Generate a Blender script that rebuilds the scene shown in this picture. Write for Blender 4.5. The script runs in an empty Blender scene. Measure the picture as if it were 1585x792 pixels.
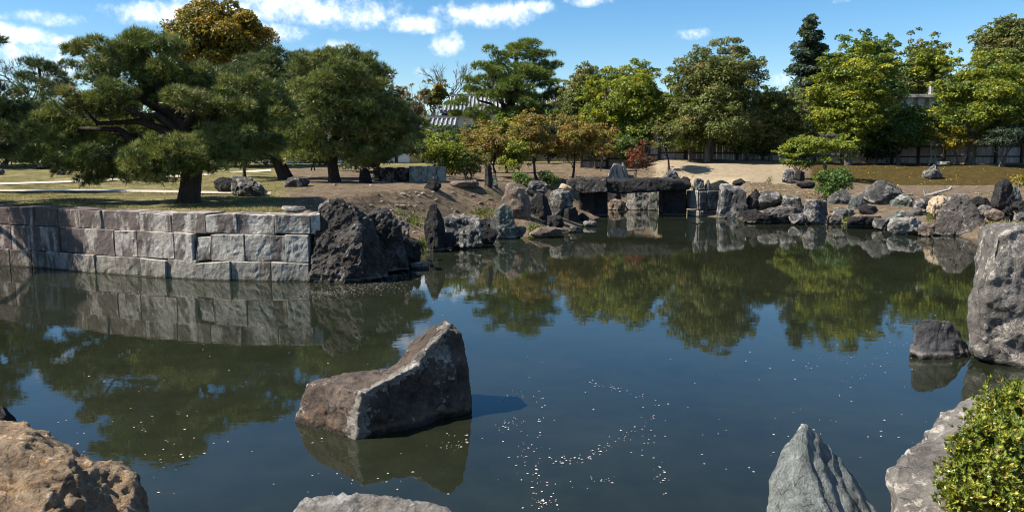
import bpy, bmesh, math, random
import numpy as np
from mathutils import Vector, Matrix

random.seed(7)
rng = np.random.default_rng(7)
sc = bpy.context.scene
COL = sc.collection

# ------------------------------------------------------------------ camera, sky, sun, exposure
F, CX, CY, HOR, CAMZ = 1220.0, 792.5, 396.0, 240.0, 3.0
PITCH = math.atan((CY - HOR) / F)
cam_d = bpy.data.cameras.new('camera'); cam = bpy.data.objects.new('camera', cam_d); COL.objects.link(cam)
cam_d.sensor_width = 36; cam_d.lens = 36 * F / 1585; cam_d.clip_start = 0.05; cam_d.clip_end = 3000
cam.location = (0, 0, CAMZ); cam.rotation_euler = (math.pi / 2 - PITCH, 0, 0)
sc.camera = cam

SUN_EL, SUN_AZ = math.radians(49), math.radians(261)     # azimuth clockwise from +Y (view direction): left and a little behind
sun_dir = Vector((math.sin(SUN_AZ) * math.cos(SUN_EL), math.cos(SUN_AZ) * math.cos(SUN_EL), math.sin(SUN_EL)))
sd = bpy.data.lights.new('sun', 'SUN'); sd.energy = 5.0; sd.angle = math.radians(0.5); sd.color = (1, 0.93, 0.82)
so = bpy.data.objects.new('sun', sd); COL.objects.link(so); so.location = (-30, -20, 40)
so.rotation_euler = sun_dir.to_track_quat('Z', 'Y').to_euler()

world = bpy.data.worlds.new('World'); sc.world = world; world.use_nodes = True
sc.view_settings.view_transform = 'Standard'; sc.view_settings.look = 'None'
sc.view_settings.exposure = 1.03; sc.view_settings.gamma = 1.0; sc.view_settings.use_curve_mapping = False
sc.render.engine = 'CYCLES'
sc.cycles.use_denoising = True; sc.cycles.pixel_filter_type = 'BLACKMAN_HARRIS'; sc.cycles.filter_width = 1.05
sc.cycles.max_bounces = 6; sc.cycles.diffuse_bounces = 3; sc.cycles.glossy_bounces = 3; sc.cycles.transmission_bounces = 3
sc.cycles.transparent_max_bounces = 4; sc.cycles.caustics_reflective = False; sc.cycles.caustics_refractive = False
SKY_STRENGTH = 0.078

class NT:
    """small helper to wire shader nodes"""
    def __init__(s, tree):
        s.t = tree; s.n = tree.nodes; s.l = tree.links; s.n.clear()
    def node(s, typ, **kw):
        nd = s.n.new(typ)
        for k, v in kw.items():
            if k.startswith('_'):
                setattr(nd, k[1:], v)
        return nd
    def set(s, sock, v):
        if hasattr(v, 'is_linked') or isinstance(v, bpy.types.NodeSocket):
            s.l.new(v, sock)
        elif v is not None:
            if isinstance(v, (tuple, list)) and len(v) == 3 and len(sock.default_value) == 4:
                v = (*v, 1)
            sock.default_value = v
    def math(s, op, a, b=None, c=None, clamp=False):
        nd = s.n.new('ShaderNodeMath'); nd.operation = op; nd.use_clamp = clamp
        s.set(nd.inputs[0], a)
        if b is not None: s.set(nd.inputs[1], b)
        if c is not None: s.set(nd.inputs[2], c)
        return nd.outputs[0]
    def noise(s, vec, scale, detail=5, rough=0.55, dist=0.0, dim='3D'):
        nd = s.n.new('ShaderNodeTexNoise'); nd.noise_dimensions = dim
        if vec is not None: s.l.new(vec, nd.inputs['Vector'])
        nd.inputs['Scale'].default_value = scale; nd.inputs['Detail'].default_value = detail
        nd.inputs['Roughness'].default_value = rough; nd.inputs['Distortion'].default_value = dist
        return nd.outputs['Fac']
    def ramp(s, fac, stops, interp='LINEAR'):
        nd = s.n.new('ShaderNodeValToRGB'); cr = nd.color_ramp; cr.interpolation = interp
        while len(cr.elements) < len(stops): cr.elements.new(0.5)
        for e, (p, c) in zip(cr.elements, stops):
            e.position = p
            e.color = (c, c, c, 1) if isinstance(c, (int, float)) else (*c[:3], 1)
        s.set(nd.inputs[0], fac); return nd.outputs[0]
    def mix(s, fac, a, b, blend='MIX'):
        nd = s.n.new('ShaderNodeMix'); nd.data_type = 'RGBA'; nd.blend_type = blend
        s.set(nd.inputs[0], fac); s.set(nd.inputs[6], a); s.set(nd.inputs[7], b); return nd.outputs[2]
    def smooth(s, v, lo, hi):
        nd = s.n.new('ShaderNodeMapRange'); nd.interpolation_type = 'SMOOTHSTEP'
        s.set(nd.inputs[0], v); nd.inputs[1].default_value = lo; nd.inputs[2].default_value = hi
        return nd.outputs[0]
    def vmath(s, op, a, b):
        nd = s.n.new('ShaderNodeVectorMath'); nd.operation = op; s.set(nd.inputs[0], a); s.set(nd.inputs[1], b); return nd.outputs[0]
    def bump(s, h, strength, dist, nrm=None):
        nd = s.n.new('ShaderNodeBump'); nd.inputs['Strength'].default_value = strength; nd.inputs['Distance'].default_value = dist
        s.set(nd.inputs['Height'], h)
        if nrm is not None: s.l.new(nrm, nd.inputs['Normal'])
        return nd.outputs[0]

def ray(px, py):
    cp, sp = math.cos(PITCH), math.sin(PITCH)
    a, b = (px - CX) / F, (CY - py) / F
    return Vector((a, cp + b * sp, -sp + b * cp))
def at(px, py, Y):
    d = ray(px, py); t = Y / d.y
    return Vector((d.x * t, Y, CAMZ + d.z * t))
def onz(px, py, z=0.0):
    d = ray(px, py); t = (z - CAMZ) / d.z
    return Vector((d.x * t, d.y * t, z))

def build_world():
    w = NT(world.node_tree)
    sky = w.node('ShaderNodeTexSky'); sky.sky_type = 'NISHITA'; sky.sun_disc = False
    sky.sun_elevation = SUN_EL; sky.sun_rotation = SUN_AZ
    sky.air_density = 1.0; sky.dust_density = 0.15; sky.ozone_density = 3.2; sky.altitude = 50
    hs = w.node('ShaderNodeHueSaturation'); hs.inputs['Saturation'].default_value = 1.32; hs.inputs['Value'].default_value = 0.98
    w.l.new(sky.outputs[0], hs.inputs['Color'])
    tc = w.node('ShaderNodeTexCoord'); sep = w.node('ShaderNodeSeparateXYZ')
    w.l.new(tc.outputs['Generated'], sep.inputs[0])
    X, Y, Z = sep.outputs
    az = w.math('ARCTAN2', X, Y); el = w.math('ARCSINE', Z)
    n1 = w.noise(tc.outputs['Generated'], 26, 6, 0.6); n2 = w.noise(tc.outputs['Generated'], 70, 6, 0.62)
    nn = w.math('ADD', w.math('MULTIPLY', w.math('SUBTRACT', n1, 0.5), 2.8), w.math('MULTIPLY', w.math('SUBTRACT', n2, 0.5), 1.8))
    clouds = [(470, 12, 125, 26, 1), (435, 50, 45, 14, 1), (245, 22, 75, 13, .9), (345, 12, 60, 14, .9), (60, 28, 48, 9, .85), (22, 52, 42, 13, 1), (90, 64, 40, 8, .9),
              (60, 95, 80, 28, .6), (525, 74, 44, 9, 1), (648, 38, 44, 12, .95), (752, 22, 76, 15, 1), (694, 70, 26, 15, .95), (836, 12, 24, 8, .8),
              (905, 1, 34, 7, .8), (598, 112, 16, 10, .7), (662, 112, 24, 6, .5), (1208, 125, 34, 10, .7), (1078, 54, 26, 6, .45), (1298, 2, 14, 4, .5),
              (-90, 70, 70, 16, .9), (-160, 10, 90, 20, .9), (1680, 60, 60, 12, .7), (1800, 10, 90, 16, .8), (560, -60, 120, 20, .8), (180, -90, 130, 22, .8)]
    best = None
    for (px, py, rx, ry, s) in clouds:
        d = ray(px, py).normalized(); a0 = math.atan2(d.x, d.y); e0 = math.asin(d.z)
        da = w.math('MULTIPLY', w.math('SUBTRACT', az, a0), F / (rx * 1.12)); de = w.math('MULTIPLY', w.math('SUBTRACT', el, e0), F / (ry * 1.35))
        # flat bases: steeper below the centre
        r2 = w.math('ADD', w.math('MULTIPLY', da, da), w.math('MULTIPLY', de, de))
        v = w.math('MULTIPLY', w.math('SUBTRACT', 1.0, r2), s)
        best = v if best is None else w.math('MAXIMUM', best, v)
    # scattered clouds over the rest of the sky
    g = w.noise(tc.outputs['Generated'], 5, 7, 0.6)
    away = w.smooth(w.math('ABSOLUTE', az), 0.95, 1.2)
    gen = w.math('SUBTRACT', w.math('MULTIPLY', w.math('MULTIPLY', w.math('SUBTRACT', g, 0.53), 9), away), w.math('SUBTRACT', 1.0, away))
    best = w.math('MAXIMUM', best, gen)
    f = w.smooth(w.math('ADD', best, nn), -0.05, 1.5)
    f = w.math('MULTIPLY', f, w.smooth(el, 0.0, 0.05), clamp=True)
    shade = w.ramp(w.math('ADD', w.math('MULTIPLY', f, 0.7), w.math('MULTIPLY', n2, 0.3)), [(0.2, (6.5, 7.4, 8.6)), (0.95, (10.6, 10.7, 10.9))])
    c = w.mix(w.math('MULTIPLY', f, 0.93), hs.outputs[0], shade)
    bg = w.node('ShaderNodeBackground'); w.l.new(c, bg.inputs[0]); bg.inputs[1].default_value = SKY_STRENGTH
    out = w.node('ShaderNodeOutputWorld'); w.l.new(bg.outputs[0], out.inputs[0])
build_world()

# ------------------------------------------------------------------ numpy helpers
def _hash(i, j, k, s):
    h = (i.astype(np.int64) * 374761393 + j.astype(np.int64) * 668265263 + k.astype(np.int64) * 2147483647 + s * 1274126177) & 0xFFFFFFFF
    h = ((h ^ (h >> 13)) * 1274126177) & 0xFFFFFFFF
    h = h ^ (h >> 16)
    return (h & 0xFFFF) / 32767.5 - 1.0
def vnoise(P, seed=0):
    P = np.asarray(P, float); i = np.floor(P).astype(np.int64); f = P - i; u = f * f * f * (f * (f * 6 - 15) + 10)
    r = 0
    for dx in (0, 1):
        for dy in (0, 1):
            for dz in (0, 1):
                wgt = (u[:, 0] if dx else 1 - u[:, 0]) * (u[:, 1] if dy else 1 - u[:, 1]) * (u[:, 2] if dz else 1 - u[:, 2])
                r = r + wgt * _hash(i[:, 0] + dx, i[:, 1] + dy, i[:, 2] + dz, seed)
    return r
def fbm(P, octv=4, seed=0, gain=0.5):
    r, a, s = 0, 1.0, 0
    for o in range(octv):
        r = r + a * vnoise(P * (2.03 ** o) + 17.3 * o, seed + o * 7); s += a; a *= gain
    return r / s

def mesh_np(name, V, polys, cols=None, smooth=False):
    """V (n,3); polys a list of (m,k) index arrays; cols (n,3) optional vertex colours"""
    me = bpy.data.meshes.new(name); V = np.asarray(V, np.float32)
    me.vertices.add(len(V)); me.vertices.foreach_set('co', V.ravel())
    loops = np.concatenate([np.asarray(p, np.int32).ravel() for p in polys])
    tot = np.concatenate([np.full(len(p), np.asarray(p).shape[1], np.int32) for p in polys])
    start = np.concatenate([[0], np.cumsum(tot)[:-1]]).astype(np.int32)
    me.loops.add(len(loops)); me.loops.foreach_set('vertex_index', loops)
    me.polygons.add(len(tot)); me.polygons.foreach_set('loop_start', start); me.polygons.foreach_set('loop_total', tot)
    me.polygons.foreach_set('use_smooth', np.full(len(tot), smooth, bool))
    if cols is not None:
        ca = me.color_attributes.new('Col', 'FLOAT_COLOR', 'POINT')
        c4 = np.ones((len(V), 4), np.float32); c4[:, :3] = cols; ca.data.foreach_set('color', c4.ravel())
    me.update(); return me

def link(name, me, mat=None, parent=None, loc=None, rot=None, kind=None):
    o = bpy.data.objects.new(name, me); COL.objects.link(o)
    if mat is not None and me is not None and len(me.materials) == 0: me.materials.append(mat)
    if parent is not None: o.parent = parent
    if loc is not None: o.location = loc
    if rot is not None: o.rotation_euler = rot
    if kind: o['kind'] = kind
    return o
def tag(o, label, cat, group=None, kind=None):
    o['label'] = label; o['category'] = cat
    if group: o['group'] = group
    if kind: o['kind'] = kind
    return o
def thing(name, label, cat, loc, group=None):
    o = bpy.data.objects.new(name, None); COL.objects.link(o); o.location = loc; o.empty_display_size = 0.2
    return tag(o, label, cat, group)

class MB:
    def __init__(s): s.V = []; s.P = {}; s.n = 0
    def add(s, V, polys):
        V = np.asarray(V, float)
        for p in polys:
            p = np.asarray(p, np.int64)
            if len(p): s.P.setdefault(p.shape[1], []).append(p + s.n)
        s.V.append(V); s.n += len(V)
    def box(s, c, d, R=None):
        c = np.array(c, float); d = np.array(d, float) / 2
        V = np.array([[x, y, z] for z in (-1, 1) for y in (-1, 1) for x in (-1, 1)]) * d
        if R is not None: V = V @ np.array(R).T
        s.add(V + c, [np.array([[0, 2, 3, 1], [4, 5, 7, 6], [0, 1, 5, 4], [2, 6, 7, 3], [0, 4, 6, 2], [1, 3, 7, 5]])])
    def tube(s, pts, rad, sides=7, cap=True):
        pts = np.array([tuple(p) for p in pts], float); n = len(pts); rad = np.broadcast_to(np.asarray(rad, float), (n,))
        T = np.gradient(pts, axis=0); T /= np.linalg.norm(T, axis=1)[:, None] + 1e-9
        up = np.array([0.3, 0.9, 0.1]) if abs(T[0, 2]) > 0.7 else np.array([0, 0, 1.0])
        U = np.cross(T, up); U /= np.linalg.norm(U, axis=1)[:, None] + 1e-9; W = np.cross(T, U)
        a = np.arange(sides) * 2 * np.pi / sides
        V = pts[:, None] + rad[:, None, None] * (np.cos(a)[None, :, None] * U[:, None] + np.sin(a)[None, :, None] * W[:, None])
        i = np.arange(n - 1)[:, None] * sides; j = np.arange(sides)[None]; k = (j + 1) % sides
        Q = np.stack([i + j, i + k, i + sides + k, i + sides + j], -1).reshape(-1, 4)
        s.add(V.reshape(-1, 3), [Q])
        if cap:
            b = s.n
            s.add(V[-1], [np.arange(sides)[None]])
    def mesh(s, name, smooth=False, cols=None):
        return mesh_np(name, np.concatenate(s.V), [np.concatenate(v) for v in s.P.values()], cols, smooth)

# ------------------------------------------------------------------ materials
def new_mat(name):
    m = bpy.data.materials.new(name); m.use_nodes = True
    return m, NT(m.node_tree)
def finish(w, bsdf):
    out = w.node('ShaderNodeOutputMaterial'); w.l.new(bsdf, out.inputs[0])
def principled(w, col, rough=0.8, nrm=None, spec=0.3):
    b = w.node('ShaderNodeBsdfPrincipled'); w.set(b.inputs['Base Color'], col); w.set(b.inputs['Roughness'], rough)
    b.inputs['Specular IOR Level'].default_value = spec
    if nrm is not None: w.l.new(nrm, b.inputs['Normal'])
    return b.outputs[0]
def obj_coord(w, seedmul=37.0):
    tc = w.node('ShaderNodeTexCoord'); oi = w.node('ShaderNodeObjectInfo')
    r = w.math('MULTIPLY', oi.outputs['Random'], seedmul)
    cb = w.node('ShaderNodeCombineXYZ')
    for i in range(3): w.l.new(r, cb.inputs[i])
    return w.vmath('ADD', tc.outputs['Object'], cb.outputs[0]), oi.outputs['Random']

def stretch(w, vec, sx, sy, sz):
    mp = w.node('ShaderNodeMapping'); w.l.new(vec, mp.inputs[0]); mp.inputs['Scale'].default_value = (sx, sy, sz); return mp.outputs[0]

def rock_mat(name, a, b, c, lichen, lamt=0.5, stain=None, samt=0.5, scale=1.0, bump=1.0, streak=(1, 1, 1), tide=True, crust=(0.42, 0.37, 0.30)):
    m, w = new_mat(name); v, rnd = obj_coord(w)
    vs = stretch(w, v, *streak)
    n1 = w.noise(vs, 1.3 * scale, 6, 0.62, 0.6); n2 = w.noise(vs, 5.5 * scale, 8, 0.68, 0.8); n3 = w.noise(v, 22 * scale, 6, 0.7)
    col = w.ramp(w.math('ADD', w.math('MULTIPLY', n1, 0.55), w.math('MULTIPLY', n2, 0.45)), [(0.34, a), (0.5, b), (0.66, c)])
    col = w.mix(w.smooth(n3, 0.56, 0.78), col, tuple(x * 0.45 for x in a))
    if stain is not None:
        ns = w.noise(vs, 2.6 * scale, 6, 0.65, 0.5)
        col = w.mix(w.math('MULTIPLY', w.smooth(ns, 0.62 - 0.25 * samt, 0.70), 0.85), col, stain)
    nl = w.math('ADD', w.math('MULTIPLY', w.noise(v, 2.6 * scale, 9, 0.74, 0.5), 0.8), w.math('MULTIPLY', w.noise(v, 15 * scale, 6, 0.7), 0.2))
    gp = w.node('ShaderNodeNewGeometry'); nl = w.math('ADD', nl, w.math('MULTIPLY', w.smooth(gp.outputs['Pointiness'], .51, .60), .12))
    lf = w.math('MULTIPLY', w.smooth(nl, 0.66 - 0.22 * lamt, 0.72 - 0.18 * lamt), 0.9)
    col = w.mix(lf, col, lichen)
    # darker pits and cracks in the stone itself
    vo = w.node('ShaderNodeTexVoronoi'); vo.feature = 'DISTANCE_TO_EDGE'; w.l.new(w.vmath('ADD', vs, w.vmath('MULTIPLY', _nc(w, v, 3), (0.35, 0.35, 0.35))), vo.inputs['Vector']); vo.inputs['Scale'].default_value = 1.3 * scale
    crack = w.math('MAXIMUM', w.smooth(vo.outputs['Distance'], 0.0, 0.03), w.smooth(n1, .42, .52))
    col = w.mix(w.math('MULTIPLY', w.math('SUBTRACT', 1.0, crack), 0.6), col, tuple(x * 0.3 for x in a))
    col = w.mix(0.35, col, w.mix(1.0, col, w.ramp(rnd, [(0, (0.62, 0.6, 0.58)), (0.5, (1, 0.98, 0.95)), (1, (1.25, 1.22, 1.2))]), 'MULTIPLY'))
    rough = 0.82
    if tide:
        g = w.node('ShaderNodeNewGeometry'); sp = w.node('ShaderNodeSeparateXYZ'); w.l.new(g.outputs['Position'], sp.inputs[0])
        z = w.math('ADD', sp.outputs[2], w.math('MULTIPLY', w.math('SUBTRACT', n2, 0.5), 0.10))
        wet = w.math('SUBTRACT', 1.0, w.smooth(z, 0.03, 0.075))
        band = w.math('MULTIPLY', w.math('MULTIPLY', w.smooth(z, 0.05, 0.08), w.math('SUBTRACT', 1.0, w.smooth(z, 0.08, 0.13))), 0.4)
        col = w.mix(band, col, crust); col = w.mix(w.math('MULTIPLY', wet, 0.75), col, (0.022, 0.018, 0.012))
        rough = w.math('SUBTRACT', 0.82, w.math('MULTIPLY', wet, 0.5))
    h = w.math('ADD', w.math('MULTIPLY', n2, 0.6), w.math('ADD', w.math('MULTIPLY', n3, 0.45), w.math('MULTIPLY', crack, 0.1)))
    nr = w.bump(h, 1.0 * bump, 0.14 / scale)
    finish(w, principled(w, col, rough, nr, 0.25)); return m
def _nc(w, v, sc_):
    nd = w.node('ShaderNodeTexNoise'); w.l.new(v, nd.inputs['Vector']); nd.inputs['Scale'].default_value = sc_; return nd.outputs['Color']

M = {}
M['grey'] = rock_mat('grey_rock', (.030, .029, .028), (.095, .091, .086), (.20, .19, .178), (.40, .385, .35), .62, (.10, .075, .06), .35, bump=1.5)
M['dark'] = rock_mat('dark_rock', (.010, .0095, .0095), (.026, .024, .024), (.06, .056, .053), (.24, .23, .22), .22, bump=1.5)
M['crag'] = rock_mat('craggy_rock', (.018, .016, .014), (.066, .058, .051), (.16, .145, .128), (.34, .32, .3), .42, (.09, .06, .05), .3, bump=1.6)
M['crust'] = rock_mat('lichen_crust', (.06, .052, .045), (.30, .27, .23), (.56, .52, .45), (.7, .66, .6), .5, scale=2.4, bump=1.6, tide=False)
M['slate'] = rock_mat('slate_rock', (.04, .039, .041), (.075, .073, .075), (.12, .117, .118), (.32, .31, .3), .25, bump=.6)
M['brown'] = rock_mat('brown_rock', (.06, .046, .038), (.13, .10, .08), (.26, .20, .15), (.42, .37, .30), .4, (.22, .12, .06), .4)
M['purple'] = rock_mat('purple_rock', (.05, .043, .037), (.115, .10, .086), (.21, .185, .16), (.40, .37, .35), .5, bump=1.4)
M['pale'] = rock_mat('pale_rock', (.10, .092, .08), (.28, .262, .23), (.50, .47, .42), (.62, .6, .56), .5, bump=1.4)
M['cream'] = rock_mat('cream_rock', (.24, .17, .10), (.42, .33, .22), (.58, .48, .34), (.66, .58, .45), .4, (.34, .18, .07), .5)
M['green'] = rock_mat('green_rock', (.035, .04, .035), (.10, .11, .095), (.19, .205, .175), (.38, .39, .35), .45, (.10, .13, .07), .3)
M['orange'] = rock_mat('orange_rock', (.10, .07, .045), (.33, .24, .155), (.52, .41, .28), (.66, .57, .44), .45, (.46, .25, .08), .55, scale=2.6, bump=1.7)
M['centre'] = rock_mat('centre_rock', (.040, .030, .024), (.10, .076, .060), (.20, .158, .125), (.50, .45, .38), .36, (.17, .085, .05), .25, scale=1.7, bump=1.1, streak=(1, 1, .8), crust=(.24, .16, .08))
M['big_right'] = rock_mat('speckled_rock', (.065, .058, .052), (.165, .15, .135), (.29, .268, .24), (.50, .47, .42), .62, (.34, .22, .10), .25, scale=1.6)
M['cone'] = rock_mat('blue_grey_rock', (.055, .062, .058), (.16, .175, .165), (.30, .32, .30), (.46, .48, .45), .30, (.20, .21, .16), .2, scale=1.8, bump=.8, streak=(3.2, 3.2, .7))
M['granite'] = rock_mat('granite_block', (.12, .115, .105), (.21, .20, .18), (.30, .285, .26), (.42, .41, .38), .4, tide=True, bump=.5)

def block_mat():
    m, w = new_mat('wall_block_stone'); v, rnd = obj_coord(w)
    oi = w.node('ShaderNodeObjectInfo')
    g = w.node('ShaderNodeNewGeometry')
    vs = stretch(w, v, 2.0, 2.0, .6)
    n1 = w.noise(vs, 1.7, 7, 0.6, 0.25); n2 = w.noise(v, 9, 8, 0.7); n3 = w.noise(v, 45, 4, 0.7)
    base = w.mix(w.ramp(n2, [(0.3, 0), (0.7, 1)]), (.22, .204, .18), (.52, .49, .435))
    base = w.mix(0.6, base, w.mix(1.0, base, oi.outputs['Color'], 'MULTIPLY'))
    st = w.math('MULTIPLY', w.smooth(w.math('ADD', n1, w.math('MULTIPLY', w.math('SUBTRACT', oi.outputs['Alpha'], .5), .26)), .45, .58), 1.0)
    col = w.mix(w.math('MULTIPLY', st, 0.82), base, w.mix(1.0, (.075, .055, .050), oi.outputs['Color'], 'MULTIPLY'))
    col = w.mix(w.smooth(n3, 0.52, 0.8), col, (.04, .036, .034))
    sp = w.node('ShaderNodeSeparateXYZ'); w.l.new(g.outputs['Position'], sp.inputs[0])
    z = w.math('ADD', sp.outputs[2], w.math('MULTIPLY', w.math('SUBTRACT', n2, 0.5), 0.12))
    col = w.mix(w.math('MULTIPLY', w.math('SUBTRACT', 1.0, w.smooth(z, .25, .62)), 0.45), col, (.085, .08, .05))
    col = w.mix(w.math('MULTIPLY', w.math('SUBTRACT', 1.0, w.smooth(z, .02, .05)), 0.8), col, (.03, .028, .018))
    nr = w.bump(w.math('ADD', w.math('MULTIPLY', n2, .7), w.math('MULTIPLY', n3, .4)), .9, .04)
    finish(w, principled(w, col, .85, nr, .2)); return m
M['block'] = block_mat()

def leaf_mat(name, trans=0.3, rough=0.5, spec=0.35):
    m, w = new_mat(name)
    a = w.node('ShaderNodeAttribute', _attribute_name='Col')
    p = w.node('ShaderNodeBsdfPrincipled'); w.l.new(a.outputs['Color'], p.inputs['Base Color'])
    p.inputs['Roughness'].default_value = rough; p.inputs['Specular IOR Level'].default_value = spec
    t = w.node('ShaderNodeBsdfTranslucent')
    w.l.new(w.mix(1.0, a.outputs['Color'], (1.25, 1.15, .55), 'MULTIPLY'), t.inputs[0])
    mx = w.node('ShaderNodeMixShader'); mx.inputs[0].default_value = trans
    w.l.new(p.outputs[0], mx.inputs[1]); w.l.new(t.outputs[0], mx.inputs[2])
    finish(w, mx.outputs[0]); return m
M['leaf'] = leaf_mat('broad_leaves', .38)
M['needle'] = leaf_mat('pine_needles', .18, .45, .4)
M['azalea'] = leaf_mat('azalea_leaves', .28, .32, .5)

def bark_mat(name, a, b, s=1.0):
    m, w = new_mat(name); v, r = obj_coord(w); vs = stretch(w, v, 6 * s, 6 * s, 1.5 * s)
    n = w.noise(vs, 1.6, 7, .65, .5); col = w.ramp(n, [(.3, a), (.7, b)])
    finish(w, principled(w, col, .9, w.bump(n, 1.0, .05), .15)); return m
M['bark'] = bark_mat('pine_bark', (.018, .014, .012), (.07, .055, .045))
M['bark_grey'] = bark_mat('grey_bark', (.05, .045, .04), (.15, .135, .12))
M['bark_pale'] = bark_mat('pale_bark', (.15, .135, .12), (.36, .33, .30))

def petal_mat():
    m, w = new_mat('petals'); a = w.node('ShaderNodeAttribute', _attribute_name='Col')
    finish(w, principled(w, a.outputs['Color'], .6, None, .3)); return m
M['petal'] = petal_mat()

def plain_mat(name, a, b, scale=4, rough=.8, bump=.3, streak=(1, 1, 1), spec=.25):
    m, w = new_mat(name); v, r = obj_coord(w); n = w.noise(stretch(w, v, *streak), scale, 7, .65)
    col = w.ramp(n, [(.3, a), (.7, b)])
    col = w.mix(.4, col, w.mix(1.0, col, w.ramp(r, [(0, .7), (1, 1.2)]), 'MULTIPLY'))
    finish(w, principled(w, col, rough, w.bump(n, bump, .03), spec)); return m
M['plaster'] = plain_mat('white_plaster', (.66, .65, .62), (.80, .79, .77), 1.2, .9, .1)
M['ochre'] = plain_mat('ochre_plaster', (.42, .30, .14), (.52, .38, .19), 1.2, .9, .1)
M['tile'] = plain_mat('roof_tile', (.075, .078, .082), (.19, .195, .20), 3, .45, .2, spec=.5)
M['tile_end'] = plain_mat('tile_mortar', (.22, .22, .215), (.40, .40, .39), 3, .7, .2)
M['timber'] = plain_mat('dark_timber', (.02, .016, .013), (.06, .05, .042), 5, .8, .3, (1, 1, .2))
M['fence'] = plain_mat('weathered_boards', (.16, .15, .14), (.42, .41, .40), 3, .85, .4, (4, 4, .35))
M['deadwood'] = plain_mat('dead_wood', (.16, .14, .12), (.45, .42, .38), 4, .9, .6, (3, 3, .5))
M['path'] = plain_mat('pale_gravel', (.38, .33, .26), (.52, .46, .37), 9, .95, .3)

def ground_mat():
    m, w = new_mat('garden_ground'); g = w.node('ShaderNodeNewGeometry'); P = g.outputs['Position']
    a = w.node('ShaderNodeAttribute', _attribute_name='Col'); sp = w.node('ShaderNodeSeparateColor'); w.l.new(a.outputs['Color'], sp.inputs[0])
    lawn, sand, moss = sp.outputs
    n1 = w.noise(P, .55, 6, .6); n2 = w.noise(P, 3.2, 7, .65); n3 = w.noise(P, 16, 6, .7); n4 = w.noise(P, 55, 4, .7)
    det = w.math('ADD', w.math('MULTIPLY', n3, .5), w.math('MULTIPLY', n4, .5))
    soil = w.ramp(w.math('ADD', w.math('MULTIPLY', n2, .5), w.math('MULTIPLY', det, .5)), [(.36, (.062, .043, .028)), (.5, (.155, .115, .076)), (.64, (.28, .22, .15))])
    soil = w.mix(w.math('MULTIPLY', w.smooth(n1, .58, .68), .5), soil, (.075, .085, .025))
    grass = w.ramp(w.math('ADD', w.math('MULTIPLY', n1, .5), w.math('MULTIPLY', n2, .5)), [(.38, (.075, .078, .022)), (.5, (.165, .145, .058)), (.62, (.31, .255, .125))])
    grass = w.mix(w.math('MULTIPLY', w.smooth(det, .5, .66), .55), grass, (.05, .06, .016))
    sandc = w.ramp(w.math('ADD', w.math('MULTIPLY', n2, .4), w.math('MULTIPLY', det, .6)), [(.35, (.21, .165, .105)), (.62, (.40, .325, .22))])
    mossc = w.ramp(w.math('ADD', w.math('MULTIPLY', n2, .5), w.math('MULTIPLY', det, .5)), [(.35, (.034, .024, .008)), (.52, (.072, .052, .015)), (.66, (.105, .095, .025))])
    j = w.math('MULTIPLY', w.math('SUBTRACT', n2, .5), .9)
    f = lambda s: w.smooth(w.math('ADD', s, j), .35, .65)
    c = w.mix(f(lawn), soil, grass); c = w.mix(f(sand), c, sandc); c = w.mix(f(moss), c, mossc)
    nr = w.bump(w.math('ADD', w.math('MULTIPLY', n2, .5), det), .9, .10)
    finish(w, principled(w, c, .95, nr, .1)); return m
M['ground'] = ground_mat()

def water_mat():
    m, w = new_mat('pond_water'); g = w.node('ShaderNodeNewGeometry'); P = g.outputs['Position']
    n = w.noise(P, .35, 4, .5); n2 = w.noise(P, 2.4, 5, .6)
    col = w.ramp(w.math('ADD', w.math('MULTIPLY', n, .6), w.math('MULTIPLY', n2, .4)), [(.35, (.0095, .012, .0065)), (.65, (.018, .021, .012))])
    r1 = w.noise(stretch(w, P, 1, 1.6, 1), 3.0, 3, .5); r2 = w.noise(stretch(w, P, 1, 1.5, 1), 11.0, 2, .5); r0 = w.noise(P, .5, 2, .5)
    amp = w.smooth(r0, .35, .7)
    h = w.math('ADD', w.math('MULTIPLY', r1, .7), w.math('MULTIPLY', w.math('MULTIPLY', r2, .3), amp))
    nr = w.bump(h, .019, .05)
    b = w.node('ShaderNodeBsdfPrincipled'); w.l.new(col, b.inputs['Base Color']); b.inputs['Roughness'].default_value = .015
    b.inputs['IOR'].default_value = 1.333; w.l.new(nr, b.inputs['Normal'])
    finish(w, b.outputs[0]); return m
M['water'] = water_mat()

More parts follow.
